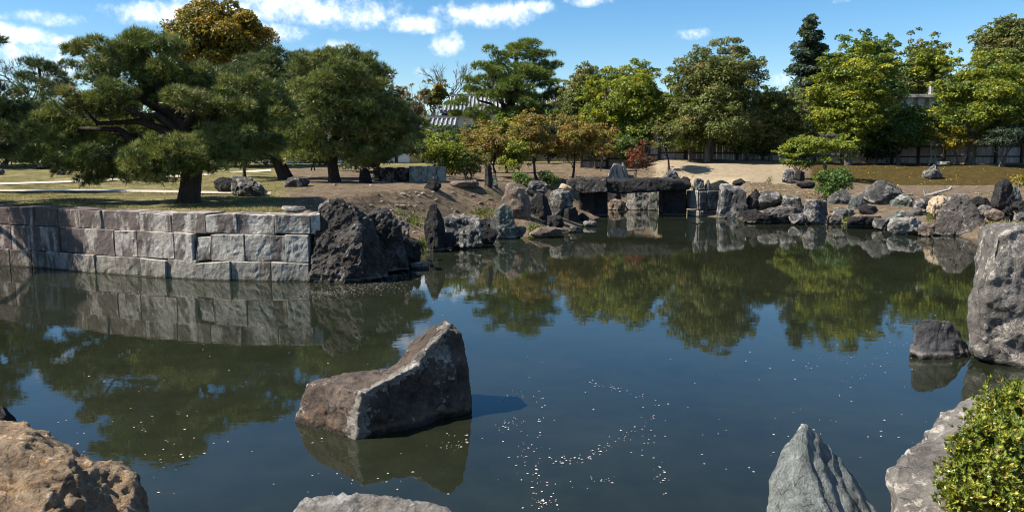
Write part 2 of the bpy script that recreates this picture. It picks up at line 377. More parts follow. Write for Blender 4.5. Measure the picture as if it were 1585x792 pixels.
# ------------------------------------------------------------------ the ground and the pond
SHORE_PX = [(-420, 390), (-150, 400), (0, 409), (90, 415), (175, 423), (300, 431), (400, 434), (485, 434), (600, 428), (645, 412), (662, 392), (690, 382),
            (750, 376), (800, 367), (870, 364), (900, 354), (925, 346), (938, 340), (936, 324), (1050, 324), (1064, 335), (1115, 337), (1180, 344),
            (1280, 346), (1370, 352), (1440, 363), (1520, 372), (1620, 384), (1640, 440), (1545, 520), (1560, 560), (1600, 590), (1540, 640), (1420, 735), (1370, 800), (1300, 850),
            (1000, 850), (700, 850), (400, 850), (150, 830), (0, 745), (-250, 690), (-700, 560), (-900, 440)]
SHORE = np.array([tuple(onz(x, y))[:2] for x, y in SHORE_PX])
WALL_SEG = range(0, 7)
def shore_info(XY):
    """signed distance (positive on land) and nearest segment"""
    A = SHORE; B = np.roll(SHORE, -1, 0); best = np.full(len(XY), 1e9); seg = np.zeros(len(XY), int); inside = np.zeros(len(XY), bool)
    for i in range(len(A)):
        a, b = A[i], B[i]; d = b - a; t = np.clip(((XY - a) @ d) / (d @ d), 0, 1)
        q = np.linalg.norm(XY - (a + t[:, None] * d), axis=1)
        s = q < best; best[s] = q[s]; seg[s] = i
        cr = ((a[1] > XY[:, 1]) != (b[1] > XY[:, 1])); xx = a[0] + (XY[:, 1] - a[1]) / (b[1] - a[1] + 1e-12) * d[0]
        inside ^= cr & (XY[:, 0] < xx)
    return np.where(inside, -best, best), seg
# land heights: (pixel x, distance, height)
def _P(px, Y): return ((px - CX) / F * Y * 1.0, Y)
HP = []
def hp(px, Y, z): x, y = _P(px, Y); HP.append((x, y, z))
for px in (-500, -200, 0, 200, 400):
    for Y, z in ((19, 1.5), (23, 1.55), (30, 1.58), (40, 1.66), (55, 1.9), (70, 2.2)): hp(px, Y, z)
for px in (500, 560): hp(px, 21, 1.5); hp(px, 25, 1.66); hp(px, 31, 1.72); hp(px, 40, 1.75); hp(px, 55, 2.0)
for px in (620, 680, 740): hp(px, 26, 1.35); hp(px, 30, 1.7); hp(px, 36, 1.75); hp(px, 45, 1.8); hp(px, 58, 2.2)
for px in (800, 850): hp(px, 30, 1.5); hp(px, 34, 1.75); hp(px, 42, 1.6); hp(px, 50, 1.9); hp(px, 60, 2.3)
for px in (900, 940, 980): hp(px, 37, 1.6); hp(px, 46, 1.4); hp(px, 52, 1.95); hp(px, 60, 2.4)
for px in (1040, 1100, 1160): hp(px, 37, 1.2); hp(px, 41, 1.35); hp(px, 46, 1.75); hp(px, 52, 2.45); hp(px, 56, 2.7)
for px in (1230, 1300): hp(px, 34, 0.3); hp(px, 36, 0.45); hp(px, 38, .85); hp(px, 40, 1.15); hp(px, 42, 1.25); hp(px, 46, 1.55); hp(px, 53, 2.35); hp(px, 57, 2.55)
for px in (1380, 1460, 1540, 1640, 1800): hp(px, 31, 0.3); hp(px, 34, .45); hp(px, 36, .65); hp(px, 38.5, 1.1); hp(px, 40, 1.25); hp(px, 44, 1.3); hp(px, 53, 2.3); hp(px, 57, 2.5)
for px in (1620, 1750): hp(px, 12, 1.7); hp(px, 15, 1.7); hp(px, 20, 1.5); hp(px, 26, 1.2)
for px in (-800, 0, 400, 800, 1200, 1600, 2400): hp(px, 90, 2.5); hp(px, 140, 2.6)
for x in (-10, -6, -3, 0, 3, 6, 10): HP.append((x, 3.0, 1.2)); HP.append((x, 1.0, 1.4)); HP.append((x, -6, 1.4)); HP.append((x, 5, .42))
HP += [(2.1, 4.3, 1.0), (2.5, 4.6, .9), (3.3, 5.2, .8), (4.2, 6.2, .8), (5.2, 7.5, 1.2), (6.5, 9, 1.5), (-9, 6, .9), (-14, 8, 1.0)]
HP = np.array(HP)
def land(XY):
    z = np.zeros(len(XY)); ws = np.zeros(len(XY))
    for x, y, h in HP:
        d2 = ((XY[:, 0] - x) ** 2 + (XY[:, 1] - y) ** 2) / (0.3 + 0.035 * max(y, 0)) ** 2
        w_ = 1 / (d2 + 0.15) ** 2; z += w_ * h; ws += w_
    return z / ws
def height(XY):
    XY = np.atleast_2d(np.asarray(XY, float)); d, seg = shore_info(XY); L = land(XY)
    P3 = np.column_stack([XY, np.zeros(len(XY))])
    L = L + .06 * fbm(P3 * .5, 3, 3) + .025 * fbm(P3 * 2.2, 3, 5)
    wall = seg < 7
    up = np.where(wall, np.where(d < .5, -.5, (d - .5) * 8 - .3), -.12 + np.where(d < 2.4, d * .34, .82 + (d - 2.4) * .65) + .08 * vnoise(P3 * 1.3, 9))
    near = XY[:, 1] < 9
    z = np.where(d > 0, np.minimum(L, up), -np.clip(-d * .8, .12, .9))
    z = np.where((d > 0) & near & (~wall) & (XY[:, 0] < 2), np.minimum(L, -.12 + d * .7), z)
    return z
def ground_z(x, y): return float(height([[x, y]])[0])
def ground_hit(px, py):
    d = ray(px, py); ts = np.geomspace(3, 140, 900); pts = np.array(d)[None] * ts[:, None]
    z = np.maximum(height(pts[:, :2]), 0); b = np.nonzero(CAMZ + pts[:, 2] <= z)[0]
    i = b[0] if len(b) else -1
    return Vector((pts[i, 0], pts[i, 1], z[i]))

_height = height
def zgrid(XY):
    XY = np.atleast_2d(np.asarray(XY, float)); x, y = XY[:, 0], XY[:, 1]
    i = np.clip(np.searchsorted(gx, x) - 1, 0, nx - 2); j = np.clip(np.searchsorted(gy, y) - 1, 0, ny - 2)
    u = np.clip((x - gx[i]) / (gx[i + 1] - gx[i]), 0, 1); v = np.clip((y - gy[j]) / (gy[j + 1] - gy[j]), 0, 1); Z = GZ.reshape(ny, nx)
    return Z[j, i] * (1 - u) * (1 - v) + Z[j, i + 1] * u * (1 - v) + Z[j + 1, i] * (1 - u) * v + Z[j + 1, i + 1] * u * v
def axis(lo, hi, st, far, n):
    g = np.geomspace(1, 1 + far, n) - 1
    return np.concatenate([lo - g[::-1][:-1], np.arange(lo, hi, st), hi + g[1:]])
gx = axis(-26, 34, .26, 700, 26); gy = np.concatenate([[-300, -120, -50, -20, -8, -3], np.arange(0, 60, .26), 60 + (np.geomspace(1, 1400, 26) - 1)])
GX, GY = np.meshgrid(gx, gy); XY = np.column_stack([GX.ravel(), GY.ravel()])
GZ = height(XY)
# which ground is where: R lawn, G pale dry grass, B moss; the rest bare soil
pxs = CX + XY[:, 0] / np.maximum(XY[:, 1], 1) * F
Yv = XY[:, 1]; zone = np.zeros((len(XY), 3))
def sstep(v, a, b): t = np.clip((v - a) / (b - a), 0, 1); return t * t * (3 - 2 * t)
zone[:, 0] = np.maximum((1 - sstep(pxs, 380, 500)) * (Yv > 12), sstep(Yv, 58, 64)) * 1.0
zone[:, 1] = sstep(pxs, 985, 1040) * (1 - sstep(pxs, 1212, 1236)) * sstep(Yv, 43, 44.5)
zone[:, 1] = np.maximum(zone[:, 1], ((Yv > 3.6) & (Yv < 5.6) & (XY[:, 0] > 1.8)) * .9)
zone[:, 1] = np.maximum(zone[:, 1], sstep(pxs, 1250, 1400) * sstep(Yv, 41, 42) * (1 - sstep(Yv, 43.5, 44.5)) * .35)
zone[:, 2] = sstep(pxs, 1236, 1270) * sstep(Yv, 44, 45) * (1 - sstep(Yv, 53.6, 54.2))
nx, ny = len(gx), len(gy); ii = (np.arange(ny - 1)[:, None] * nx + np.arange(nx - 1)[None]).ravel()
height = zgrid
me = mesh_np('ground', np.column_stack([XY, GZ]), [np.column_stack([ii, ii + 1, ii + nx + 1, ii + nx])], zone, True)
link('ground', me, M['ground'], kind='structure')

wg = np.linspace(-45, 45, 31); wy = np.linspace(-5, 55, 25); WX, WY = np.meshgrid(wg, wy)
ii = (np.arange(24)[:, None] * 31 + np.arange(30)[None]).ravel()
link('pond_water', mesh_np('pond_water', np.column_stack([WX.ravel(), WY.ravel(), np.zeros(WX.size)]), [np.column_stack([ii, ii + 1, ii + 32, ii + 31])], None, True), M['water'], kind='structure')

# gravel paths across the far lawn
def path_strip(name, pts, wpx):
    V = []; 
    for (px, py) in pts:
        for s in (-1, 1):
            g = ground_hit(px, py + s * wpx / 2); V.append((g.x, g.y, ground_z(g.x, g.y) + .03))
    n = len(pts)
    return link(name, mesh_np(name, V, [np.array([[2 * i, 2 * i + 2, 2 * i + 3, 2 * i + 1] for i in range(n - 1)])]), M['path'], kind='structure')
path_strip('garden_path', [(-400, 300), (-150, 298), (0, 296.5), (120, 296), (240, 297), (335, 299), (420, 300)], 3.4)
path_strip('garden_path', [(-300, 290), (-100, 287), (0, 285.5), (60, 283.5), (130, 281), (200, 277.5), (300, 272), (420, 264)], 3.0)

# ------------------------------------------------------------------ stone retaining wall on the left shore
def wall_point(px):
    """where the vertical plane through the camera at this pixel column meets the wall line in plan"""
    k = (px - CX) / F
    for i in range(0, 8):
        a, b = SHORE[i], SHORE[i + 1]; fa, fb = a[0] - k * a[1] / math.cos(0), b[0] - k * b[1]
        if fa * fb <= 0:
            t = fa / (fa - fb); return Vector((*(a + t * (b - a)), 0))
    return Vector((*SHORE[0], 0))
wall = thing('stone_retaining_wall', 'three courses of weathered granite blocks holding the lawn above the pond', 'stone wall', wall_point(240))
def make_block(corners, seed, tint, stain=.5, depth=.8, proud=0.0, name='stone_block'):
    """corners: four points bottom-left, bottom-right, top-right, top-left on the wall face"""
    c = [Vector(p) for p in corners]; ax = (c[1] - c[0]).normalized(); out = ax.cross(Vector((0, 0, 1))).normalized()
    NX, NZ = 15, 9; lu = [0, 0, 0] + list(np.linspace(0, 1, NX + 1)[1:-1]) + [1, 1, 1]; lv = [0, 0, 0] + list(np.linspace(0, 1, NZ + 1)[1:-1]) + [1, 1, 1]
    nu, nv = len(lu), len(lv); V = np.zeros((nv, nu, 3)); wd = (c[1] - c[0]).length; ht = (c[3] - c[0]).length
    org = c[0]
    for j, v in enumerate(lv):
        for i, u in enumerate(lu):
            ring = min(i, j, nu - 1 - i, nv - 1 - j)
            uu, vv = u, v
            if ring >= 2:
                uu = min(max(u, .016 / wd), 1 - .016 / wd); vv = min(max(v, .016 / ht), 1 - .016 / ht)
            else:
                g = .004; uu = min(max(u, g / wd), 1 - g / wd); vv = min(max(v, g / ht), 1 - g / ht)
            p = (c[0] * (1 - uu) + c[1] * uu) * (1 - vv) + (c[3] * (1 - uu) + c[2] * uu) * vv
            dep = {0: -depth, 1: -.02}.get(ring, 0.0)
            V[j, i] = p - org + out * (dep + proud)
    Vf = V.reshape(-1, 3); R = np.array([[min(i, j, nu - 1 - i, nv - 1 - j) for i in range(nu)] for j in range(nv)]).ravel()
    dn = fbm(Vf * 2.3 + seed * 3.1, 4, seed) * .026 + fbm(Vf * 9 + seed, 3, seed + 5) * .016
    Vf += np.array(out)[None] * (dn * (R >= 1))[:, None]
    sh = fbm(Vf * 3 + 7.7 * seed, 3, seed + 9) * .012; cen = Vf.mean(0)
    dirs = Vf - cen; dirs /= np.linalg.norm(dirs, axis=1)[:, None] + 1e-9; Vf += dirs * (sh * (R <= 2))[:, None]
    ii = (np.arange(nv - 1)[:, None] * nu + np.arange(nu - 1)[None]).ravel()
    me = mesh_np(name, Vf, [np.column_stack([ii, ii + 1, ii + nu + 1, ii + nu])], None, False)
    o = link(name, me, M['block'], wall, org - wall.location); o.color = (*tint, stain)
    return o
K = 2.828
courses = [([-420, -330, -240, -150, -60, 45, 140, 210, 310, 425, 625, 735, 862, 1012, 1185, 1350], -.35, .46),
           ([-400, -290, -190, -70, 50, 150, 265, 378, 505, 605, 765, 846, 920, 1067, 1247, 1350], .46, 1.12),
           ([-430, -320, -200, -80, 40, 150, 250, 345, 445, 612, 750, 898, 1037, 1200, 1356, 1400], 1.12, 1.6)]
sd_ = 11
for ci, (xs, z0, z1) in enumerate(courses):
    for k in range(len(xs) - 1):
        sd_ += 1; r = random.Random(sd_)
        a, b = wall_point(xs[k] / K), wall_point(xs[k + 1] / K)
        bat = .10 * (1.6 - (z0 + z1) / 2)                         # slight batter: lower courses stand forward
        out = (b - a).normalized().cross(Vector((0, 0, 1)))
        t = max(0, min(1, (xs[k] + 60) / 900))                     # stones get greyer towards the corner
        base = Vector((.72, .58, .57)).lerp(Vector((1.1, 1.08, 1.05)), t) * r.uniform(.85, 1.15)
        j0 = r.uniform(-.012, .012); j1 = r.uniform(-.012, .012)
        sl = .02 * math.sin(k * 1.7 + ci)
        cs = [a + Vector((0, 0, z0 + (j0 if ci else 0))), b + Vector((0, 0, z0 + (j0 if ci else 0))), b + Vector((0, 0, z1 + j1 + sl)), a + Vector((0, 0, z1 + j1 - sl))]
        if ci == 1 and xs[k] == 846:                              # the stone that has slipped and leans
            cs = [a + (b - a) * .02 + Vector((0, 0, z0 - .02)), b + (b - a) * -.10 + Vector((0, 0, z0 + .02)), b + (b - a) * .04 + Vector((0, 0, z1 - .07)), a + (b - a) * .22 + Vector((0, 0, z1 - .10))]
        if ci == 2: cs[2].z -= .02 * (k % 3 == 0); cs[3].z -= .015 * (k % 2)
        if ci == 0 and xs[k] == 862: cs[2].z += .01; cs[3].z -= .035
        lean = r.uniform(-.035, .035)
        o = make_block(cs, sd_, tuple(base), max(.12, .80 - .55 * t + r.uniform(-.2, .2) + (.22 if ci == 2 else 0)), proud=bat + lean)
        if ci == 1 and xs[k] == 846: o['label'] = 'slipped stone leaning in its gap'

# ------------------------------------------------------------------ rocks
def ico(sub):
    bm = bmesh.new(); bmesh.ops.create_icosphere(bm, subdivisions=sub, radius=1)
    V = np.array([v.co[:] for v in bm.verts]); T = np.array([[v.index for v in f.verts] for f in bm.faces]); bm.free()
    return V / np.linalg.norm(V, axis=1)[:, None], T
ICO = {s: ico(s) for s in (2, 3, 4, 5)}
def rock_shape(dim, seed, kind='round', sub=4, rough=1.0):
    """a boulder: sphere cut by planes, then broken up by noise; base at z=0, size dim (x, y, z)"""
    U, T = ICO[sub]; r = np.random.default_rng(seed)
    n = {'round': 9, 'upright': 9, 'flat': 8, 'wedge': 10, 'block': 8, 'cone': 10, 'jag': 12}[kind]
    N = r.normal(size=(n, 3)); N /= np.linalg.norm(N, axis=1)[:, None]
    d = r.uniform(.62, .92, n)
    if kind in ('upright', 'block'):
        a = r.uniform(0, 6.28); add = [(math.cos(a + k * 1.57), math.sin(a + k * 1.57), r.uniform(-.05, .3)) for k in range(4)]
        N = np.vstack([N[:4], np.array(add)]); N /= np.linalg.norm(N, axis=1)[:, None]; d = np.concatenate([d[:4], r.uniform(.55, .7, 4)])
    if kind in ('flat', 'block'):
        N = np.vstack([N, [[r.uniform(-.15, .15), r.uniform(-.15, .15), 1]]]); N[-1] /= np.linalg.norm(N[-1]); d = np.append(d, .55)
    dots = U @ N.T; rad = np.minimum(1.0, np.where(dots > .05, d[None] / np.maximum(dots, .05), 9).min(1))
    V = U * rad[:, None]
    V = V - V.min(0); V = V / V.max(0); V[:, :2] -= .5
    zt = V[:, 2].copy()
    if kind in ('cone', 'wedge'):
        sx = r.uniform(-.25, .25); tp = .72 if kind == 'cone' else .45
        V[:, 0] = V[:, 0] * (1 - tp * zt) + sx * zt * .6; V[:, 1] *= (1 - .6 * tp * zt)
    elif kind == 'upright':
        V[:, :2] *= (1 - .28 * zt)[:, None]; V[:, 0] += r.uniform(-.1, .1) * zt
    V = V - [V[:, 0].min(), 0, 0]; V[:, 0] = V[:, 0] / V[:, 0].max() - .5
    V = V * np.array(dim)
    m = min(dim); amp = rough * (.13 if kind != 'jag' else .2)
    s = 1.5 / (sum(dim) / 3)
    nr = U
    d1 = fbm(V * s + seed, 4, seed, .55); d2 = 1 - 2 * np.abs(fbm(V * s * 2.2 + 3 * seed, 3, seed + 3))
    V = V + nr * (amp * m * (d1 * 1.3 - .45 * d2 + .35 * fbm(V * s * 6 + seed, 2, seed + 7)))[:, None]
    V[:, 2] -= V[:, 2].min()
    V *= np.array([dim[0] / np.ptp(V[:, 0]), 1, dim[2] / V[:, 2].max()]); V[:, 0] -= (V[:, 0].max() + V[:, 0].min()) / 2
    return V, T
rock_seed = 100
def rock(label, box, mat, kind='round', water=False, Y=None, depth=.8, sink=.18, sub=None, rough=1.0, zbase=None, rz=0, name='rock', cat='rock', extra_down=0.0):
    """box: where the rock shows in the photograph (x0, y0, x1, y1); its foot fixes its distance"""
    global rock_seed; rock_seed += 1
    x0, y0, x1, y1 = box; xc = (x0 + x1) / 2
    if water: f = onz(xc, y1, 0)
    elif Y is not None: f = at(xc, y1, Y)
    else: f = ground_hit(xc, y1)
    Yc = f.y; wdt = (x1 - x0) * Yc / F; h = (y1 - y0) * Yc / F
    dp = max(wdt * depth, .25 * h); Yc2 = Yc + dp * .30
    wdt *= Yc2 / Yc; hh = h * Yc2 / Yc; sk = max(sink * hh, .12 if water else .05) + extra_down
    sub = sub or (5 if (x1 - x0) > 62 else 4)
    V, T = rock_shape((wdt, dp, hh + sk), rock_seed, kind, sub, rough)
    c = Vector(((xc - CX) / F * Yc2, Yc2, f.z - sk + (0 if not water else 0)))
    me = mesh_np(name, V, [T], None, False)
    o = link(name, me, M[mat], None, c, (0, 0, rz)); tag(o, label, cat); return o

def hull_rock(label, hulls, mat, voxel=.04, amp=.06, freq=1.5, seed=1, name='rock', ridge=.5, flat=False, stripes=0.0):
    """a rock from overlapping convex lumps (world points), fused and broken up"""
    bm = bmesh.new()
    for pts in hulls:
        vs = [bm.verts.new(p) for p in pts]
        res = bmesh.ops.convex_hull(bm, input=vs)
        bad = list({g for g in res['geom_interior'] if isinstance(g, bmesh.types.BMVert)} | {g for g in res['geom_unused'] if isinstance(g, bmesh.types.BMVert)})
        if bad: bmesh.ops.delete(bm, geom=bad, context='VERTS')
    tmp = bpy.data.meshes.new('tmp'); bm.to_mesh(tmp); bm.free()
    to = bpy.data.objects.new('tmp', tmp); COL.objects.link(to)
    md = to.modifiers.new('r', 'REMESH'); md.mode = 'VOXEL'; md.voxel_size = voxel
    ms = to.modifiers.new('s', 'SMOOTH'); ms.iterations = 2; ms.factor = .5
    dg = bpy.context.evaluated_depsgraph_get(); me = bpy.data.meshes.new_from_object(to.evaluated_get(dg))
    bpy.data.objects.remove(to); bpy.data.meshes.remove(tmp)
    n = len(me.vertices); V = np.empty(n * 3, np.float32); me.vertices.foreach_get('co', V); V = V.reshape(-1, 3).astype(float)
    NR = np.empty(n * 3, np.float32); me.vertices.foreach_get('normal', NR); NR = NR.reshape(-1, 3)
    d = fbm(V * freq + seed, 5, seed, .58) - ridge * np.abs(fbm(V * freq * 1.9 + 9, 5, seed + 4, .6)) + .3 * fbm(V * freq * 6, 3, seed + 8) - .3 * np.maximum(0, fbm(V * freq * 3.5 + 4, 3, seed + 6) - .15)
    if stripes:
        q = V @ np.array([.9, .25, -.35]); d = d + stripes * np.abs(np.sin(q * 19 + 5 * fbm(V * 1.6, 3, seed + 2)))
    V += NR * (amp * (d - d.mean()))[:, None]
    org = Vector((V[:, 0].mean(), V[:, 1].mean(), max(0, V[:, 2].min())))
    V -= np.array(org)
    me.vertices.foreach_set('co', V.astype(np.float32).ravel()); me.update()
    me.polygons.foreach_set('use_smooth', np.full(len(me.polygons), not flat, bool)); me.name = name
    o = link(name, me, M[mat], None, org); me.materials.clear(); me.materials.append(M[mat]); tag(o, label, 'rock'); return o

# --- the rock standing in the middle of the water
A = onz(548, 680); B = onz(459, 652); C = onz(729, 641); dn = Vector((0, 0, -.45))
def Q(px, py, Y): return at(px, py, Y)
bk = Vector((0, .75, 0))
h1 = [A, B, A + dn, B + dn, Q(559, 606, A.y), Q(476, 593, B.y + .06), Q(532, 577, 9.25), Q(612, 566, 9.35), C + dn, Q(660, 600, 9.1), Q(700, 640, 9.0), B + bk * .6 + dn, C + bk + dn, Q(640, 590, 9.5)]
h2 = [A + dn, Q(556, 640, A.y + .04), Q(562, 606, A.y + .02), Q(600, 592, 8.46), Q(650, 562, 8.68), Q(660, 655, 8.78), Q(660, 655, 8.78) + dn, Q(611, 563, 9.45), Q(650, 556, 9.4), Q(640, 600, 9.7), Q(660, 640, 9.7) + dn]
h4 = [Q(634, 590, 8.66), Q(644, 556, 8.70), Q(668, 534, 8.80), Q(692, 507, 8.93), C, C + dn, Q(640, 660, 8.7), Q(640, 660, 8.7) + dn, Q(700, 650, 8.95), Q(690, 492, 9.3), Q(668, 502, 9.42), Q(636, 530, 9.5), Q(612, 562, 9.5), Q(714, 520, 9.1), Q(719, 556, 9.12), Q(727, 592, 9.12), C + bk * .8, C + bk * .8 + dn, Q(712, 516, 9.5), Q(640, 600, 9.75)]
h3 = [Q(690, 530, 9.0), Q(712, 540, 9.05), Q(727, 585, 9.0), Q(728, 640, 9.0), Q(684, 640, 8.86), Q(682, 575, 8.95), Q(712, 640, 9.4), Q(700, 530, 9.4), C + dn, Q(690, 640, 9.0) + dn]
centre = hull_rock('dark brown angular rock with a peak rising alone from the open water', [h1, h2, h4, h3], 'centre', .02, .06, 2.4, 5, ridge=.8)

# pale crusted band along its ridge and down the right-hand corner
def crust_band(o, lines, wid, mat):
    me = o.data; n = len(me.polygons); c = np.empty(n * 3, np.float32); me.polygons.foreach_get('center', c); c = c.reshape(-1, 3) + np.array(o.location); best = np.full(n, 9.0)
    for ln in lines:
        for p, q in zip(ln[:-1], ln[1:]):
            p, q = np.array(p), np.array(q); dv = q - p; t = np.clip(((c - p) @ dv) / (dv @ dv), 0, 1); best = np.minimum(best, np.linalg.norm(c - (p + t[:, None] * dv), axis=1))
    hit = best < wid * (1 + 1.1 * fbm(c * 7, 3, 31) + .8 * fbm(c * 26, 2, 37)); me.materials.append(M[mat]); me.polygons.foreach_set('material_index', hit.astype(np.int32)); me.update()
crust_band(centre, [[Q(562, 606, A.y + .02), Q(600, 591, 8.48), Q(646, 558, 8.70), Q(668, 533, 8.82), Q(692, 506, 8.95), Q(694, 496, 9.2)], [Q(684, 540, 8.92), Q(683, 600, 8.9), Q(684, 638, 8.9)], [Q(560, 610, A.y), Q(549, 672, A.y)]], .10, 'crust')
# --- the big dark rock at the wall's corner and its neighbours
def hpts(lst): return [at(x, y, Y) for x, y, Y in lst]
hull_rock('massive black craggy rock at the corner where the block wall ends', [
    hpts([(478, 436, 18.6), (486, 380, 18.7), (488, 336, 19.0), (496, 318, 19.1), (512, 311, 19.2), (534, 311, 19.3), (552, 316, 19.1), (560, 380, 18.4), (560, 440, 18.4), (520, 452, 18.3), (490, 450, 18.6), (500, 330, 20.2), (540, 325, 20.4), (560, 440, 20.4)]),
    hpts([(520, 330, 19.0), (552, 318, 19.4), (558, 330, 19.2), (572, 345, 19.2), (590, 390, 19.0), (600, 430, 18.9), (545, 448, 18.3), (530, 400, 18.4), (555, 330, 20.4), (590, 400, 20.4), (600, 440, 20.6)])],
    'crag', .045, .16, 1.6, 21, ridge=.9, flat=True)
hull_rock('dark rock with a pale lichen top leaning right of the massive corner rock', [
    hpts([(566, 330, 20.2), (585, 323, 20.4), (604, 326, 20.4), (618, 345, 20.4), (626, 380, 20.3), (632, 418, 20.2), (580, 425, 19.8), (570, 380, 19.9), (590, 330, 21.2), (615, 360, 21.2), (628, 420, 21.4)])],
    'crag', .045, .15, 1.8, 33, ridge=.9, flat=True)
rock('low black rock sloping into the water right of the corner rocks', (596, 362, 640, 414), 'dark', 'wedge', True, depth=.9, rough=1.5)
rock('pale brown rock set in the soil behind the corner rocks', (598, 334, 634, 372), 'brown', 'jag', Y=22.2, depth=.8)
rock('small black rock sloping down by the waterline left of the dark stone pillar', (624, 376, 650, 412), 'dark', 'wedge', True, depth=.9)
rock('flat white stone lying in the water at the tip of the corner rocks', (634, 405, 664, 416), 'pale', 'flat', True, depth=.5)
rock('white flat capping stone lying on the end of the block wall', (436, 319, 473, 330), 'pale', 'flat', Y=19.5, depth=.8, sink=.1)

# --- the near rocks
hull_rock('rough orange and cream boulder filling the lower left corner', [
    hpts([(-160, 820, 4.6), (-150, 680, 5.6), (-20, 652, 6.0), (30, 655, 6.0), (62, 668, 5.9), (116, 690, 5.7), (40, 690, 5.2), (120, 720, 5.0), (150, 800, 4.9), (-60, 900, 4.3), (110, 900, 4.6), (100, 760, 6.3), (-120, 700, 6.8), (60, 720, 6.8)]),
    hpts([(60, 690, 5.4), (130, 698, 5.5), (172, 712, 5.5), (205, 732, 5.4), (226, 792, 5.2), (238, 850, 5.0), (120, 900, 4.6), (60, 780, 4.8), (160, 760, 6.2), (220, 850, 6.1), (80, 720, 6.1)])],
    'orange', .02, .09, 1.9, 41, ridge=1.5)
rock('dark rock edge peeping over the orange boulder at the left border', (-60, 632, 16, 668), 'dark', 'round', Y=7.2, depth=.8, extra_down=.8)
hull_rock('pale lumpy rock just breaking the bottom edge of the view', [
    hpts([(448, 796, 5.0), (470, 776, 5.1), (505, 766, 5.1), (560, 768, 5.1), (610, 772, 5.1), (665, 776, 5.1), (700, 795, 5.0), (720, 840, 4.9), (440, 850, 4.8), (560, 880, 4.6), (480, 780, 5.9), (660, 790, 5.9), (560, 1000, 5.6), (430, 900, 5.9), (720, 900, 5.9)])],
    'pale', .03, .06, 4.2, 47, ridge=.9)
hull_rock('blue-grey pointed rock with flowing grooves at the bottom right', [
    hpts([(1240, 654, 5.3), (1252, 658, 5.35), (1262, 668, 5.4), (1218, 692, 5.25), (1206, 715, 5.2), (1192, 740, 5.1), (1184, 790, 5.0), (1180, 850, 4.9), (1240, 880, 4.6), (1300, 850, 4.7), (1360, 800, 5.2), (1330, 745, 5.4), (1296, 706, 5.4), (1300, 760, 6.0), (1220, 800, 6.1), (1370, 850, 5.8)])],
    'cone', .02, .045, 2.2, 53, ridge=.5, stripes=.45)
rock('small grey rock tucked right of the blue-grey pointed rock', (1325, 740, 1362, 800), 'green', 'round', Y=5.5, depth=.8, extra_down=.6)
hull_rock('purple-grey rock sloping up from the water beneath the green bush', [
    hpts([(1376, 745, 5.7), (1382, 725, 5.8), (1420, 690, 6.1), (1444, 650, 6.5), (1456, 636, 6.6), (1500, 626, 6.6), (1560, 602, 6.8), (1640, 590, 6.9), (1640, 800, 5.4), (1480, 800, 5.0), (1390, 790, 5.2), (1380, 880, 5.4), (1460, 700, 7.2), (1600, 640, 7.6), (1450, 800, 7.0)])],
    'big_right', .022, .07, 2.2, 59, ridge=.8)
hull_rock('huge speckled grey boulder standing at the right edge of the pond', [
    hpts([(1520, 352, 11.7), (1545, 344, 11.9), (1640, 342, 12.0), (1515, 400, 11.6), (1512, 445, 11.5), (1500, 500, 11.4), (1502, 532, 11.3), (1520, 552, 11.1), (1585, 566, 10.9), (1660, 575, 10.7), (1500, 560, 11.6), (1660, 360, 11.4), (1600, 350, 11.1), (1545, 360, 11.1), (1530, 430, 11.0), (1640, 600, 10.8), (1530, 360, 13.4), (1660, 350, 13.6), (1525, 560, 13.4), (1660, 620, 13)])],
    'big_right', .035, .09, 1.7, 61, ridge=.8)
hull_rock('smooth dark grey rock in the water in front of the huge boulder', [
    hpts([(1414, 502, 11.6), (1424, 494, 11.6), (1450, 494, 11.6), (1474, 497, 11.7), (1490, 515, 11.7), (1492, 545, 11.5), (1480, 556, 11.4), (1425, 552, 11.4), (1414, 530, 11.5), (1425, 560, 12.2), (1480, 520, 12.2), (1430, 575, 11.4), (1480, 580, 11.4)]),
    hpts([(1408, 532, 11.6), (1425, 528, 11.6), (1424, 550, 11.5), (1410, 545, 11.5), (1412, 560, 11.7), (1425, 560, 12)]),
    hpts([(1476, 532, 11.6), (1494, 528, 11.7), (1508, 546, 11.7), (1500, 556, 11.5), (1475, 557, 11.4), (1480, 575, 11.6), (1502, 570, 12.1), (1480, 540, 12.1)])],
    'slate', .025, .05, 1.8, 67, ridge=.6)

# --- shore of the peninsula, from the dark pillar to the bridge
R = rock
R('tall black stone pillar with a crooked head on the peninsula shore', (656, 314, 689, 390), 'dark', 'upright', True, depth=.7, rough=1.8)
R('pale-topped square boulder with a dark undercut right of the black pillar', (684, 333, 748, 384), 'grey', 'block', True, depth=.8, rough=1.3)
R('black low rock under the left of the pale-topped boulder', (664, 358, 706, 388), 'dark', 'flat', True, depth=.8)
R('small dark rock wedged above the round waterside rock', (738, 337, 762, 355), 'dark', 'round', Y=28.8)
R('round dark rock with a white waterline left of the grey upright stone', (741, 352, 771, 378), 'dark', 'round', True)
R('grey-green upright stone leaning in front of the tall brown peak', (758, 315, 802, 370), 'green', 'upright', True, depth=.6)
R('tall brown pointed rock, highest on the peninsula shore', (776, 283, 822, 352), 'brown', 'wedge', Y=31.0, depth=.8, rough=1.2)
R('flat dark rock at the foot of the tall brown peak', (780, 350, 815, 369), 'purple', 'flat', True)
R('flat pinkish rock lying at the waterline beside green weeds', (819, 352, 872, 368), 'brown', 'flat', True, depth=.6)
R('dark grey rock with a flat top behind the tall brown peak', (813, 280, 848, 302), 'grey', 'block', Y=33.0)
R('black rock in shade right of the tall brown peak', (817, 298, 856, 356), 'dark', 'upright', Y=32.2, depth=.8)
R('light grey upright block left of the bridge', (849, 294, 888, 336), 'grey', 'block', Y=34.2, depth=.8)
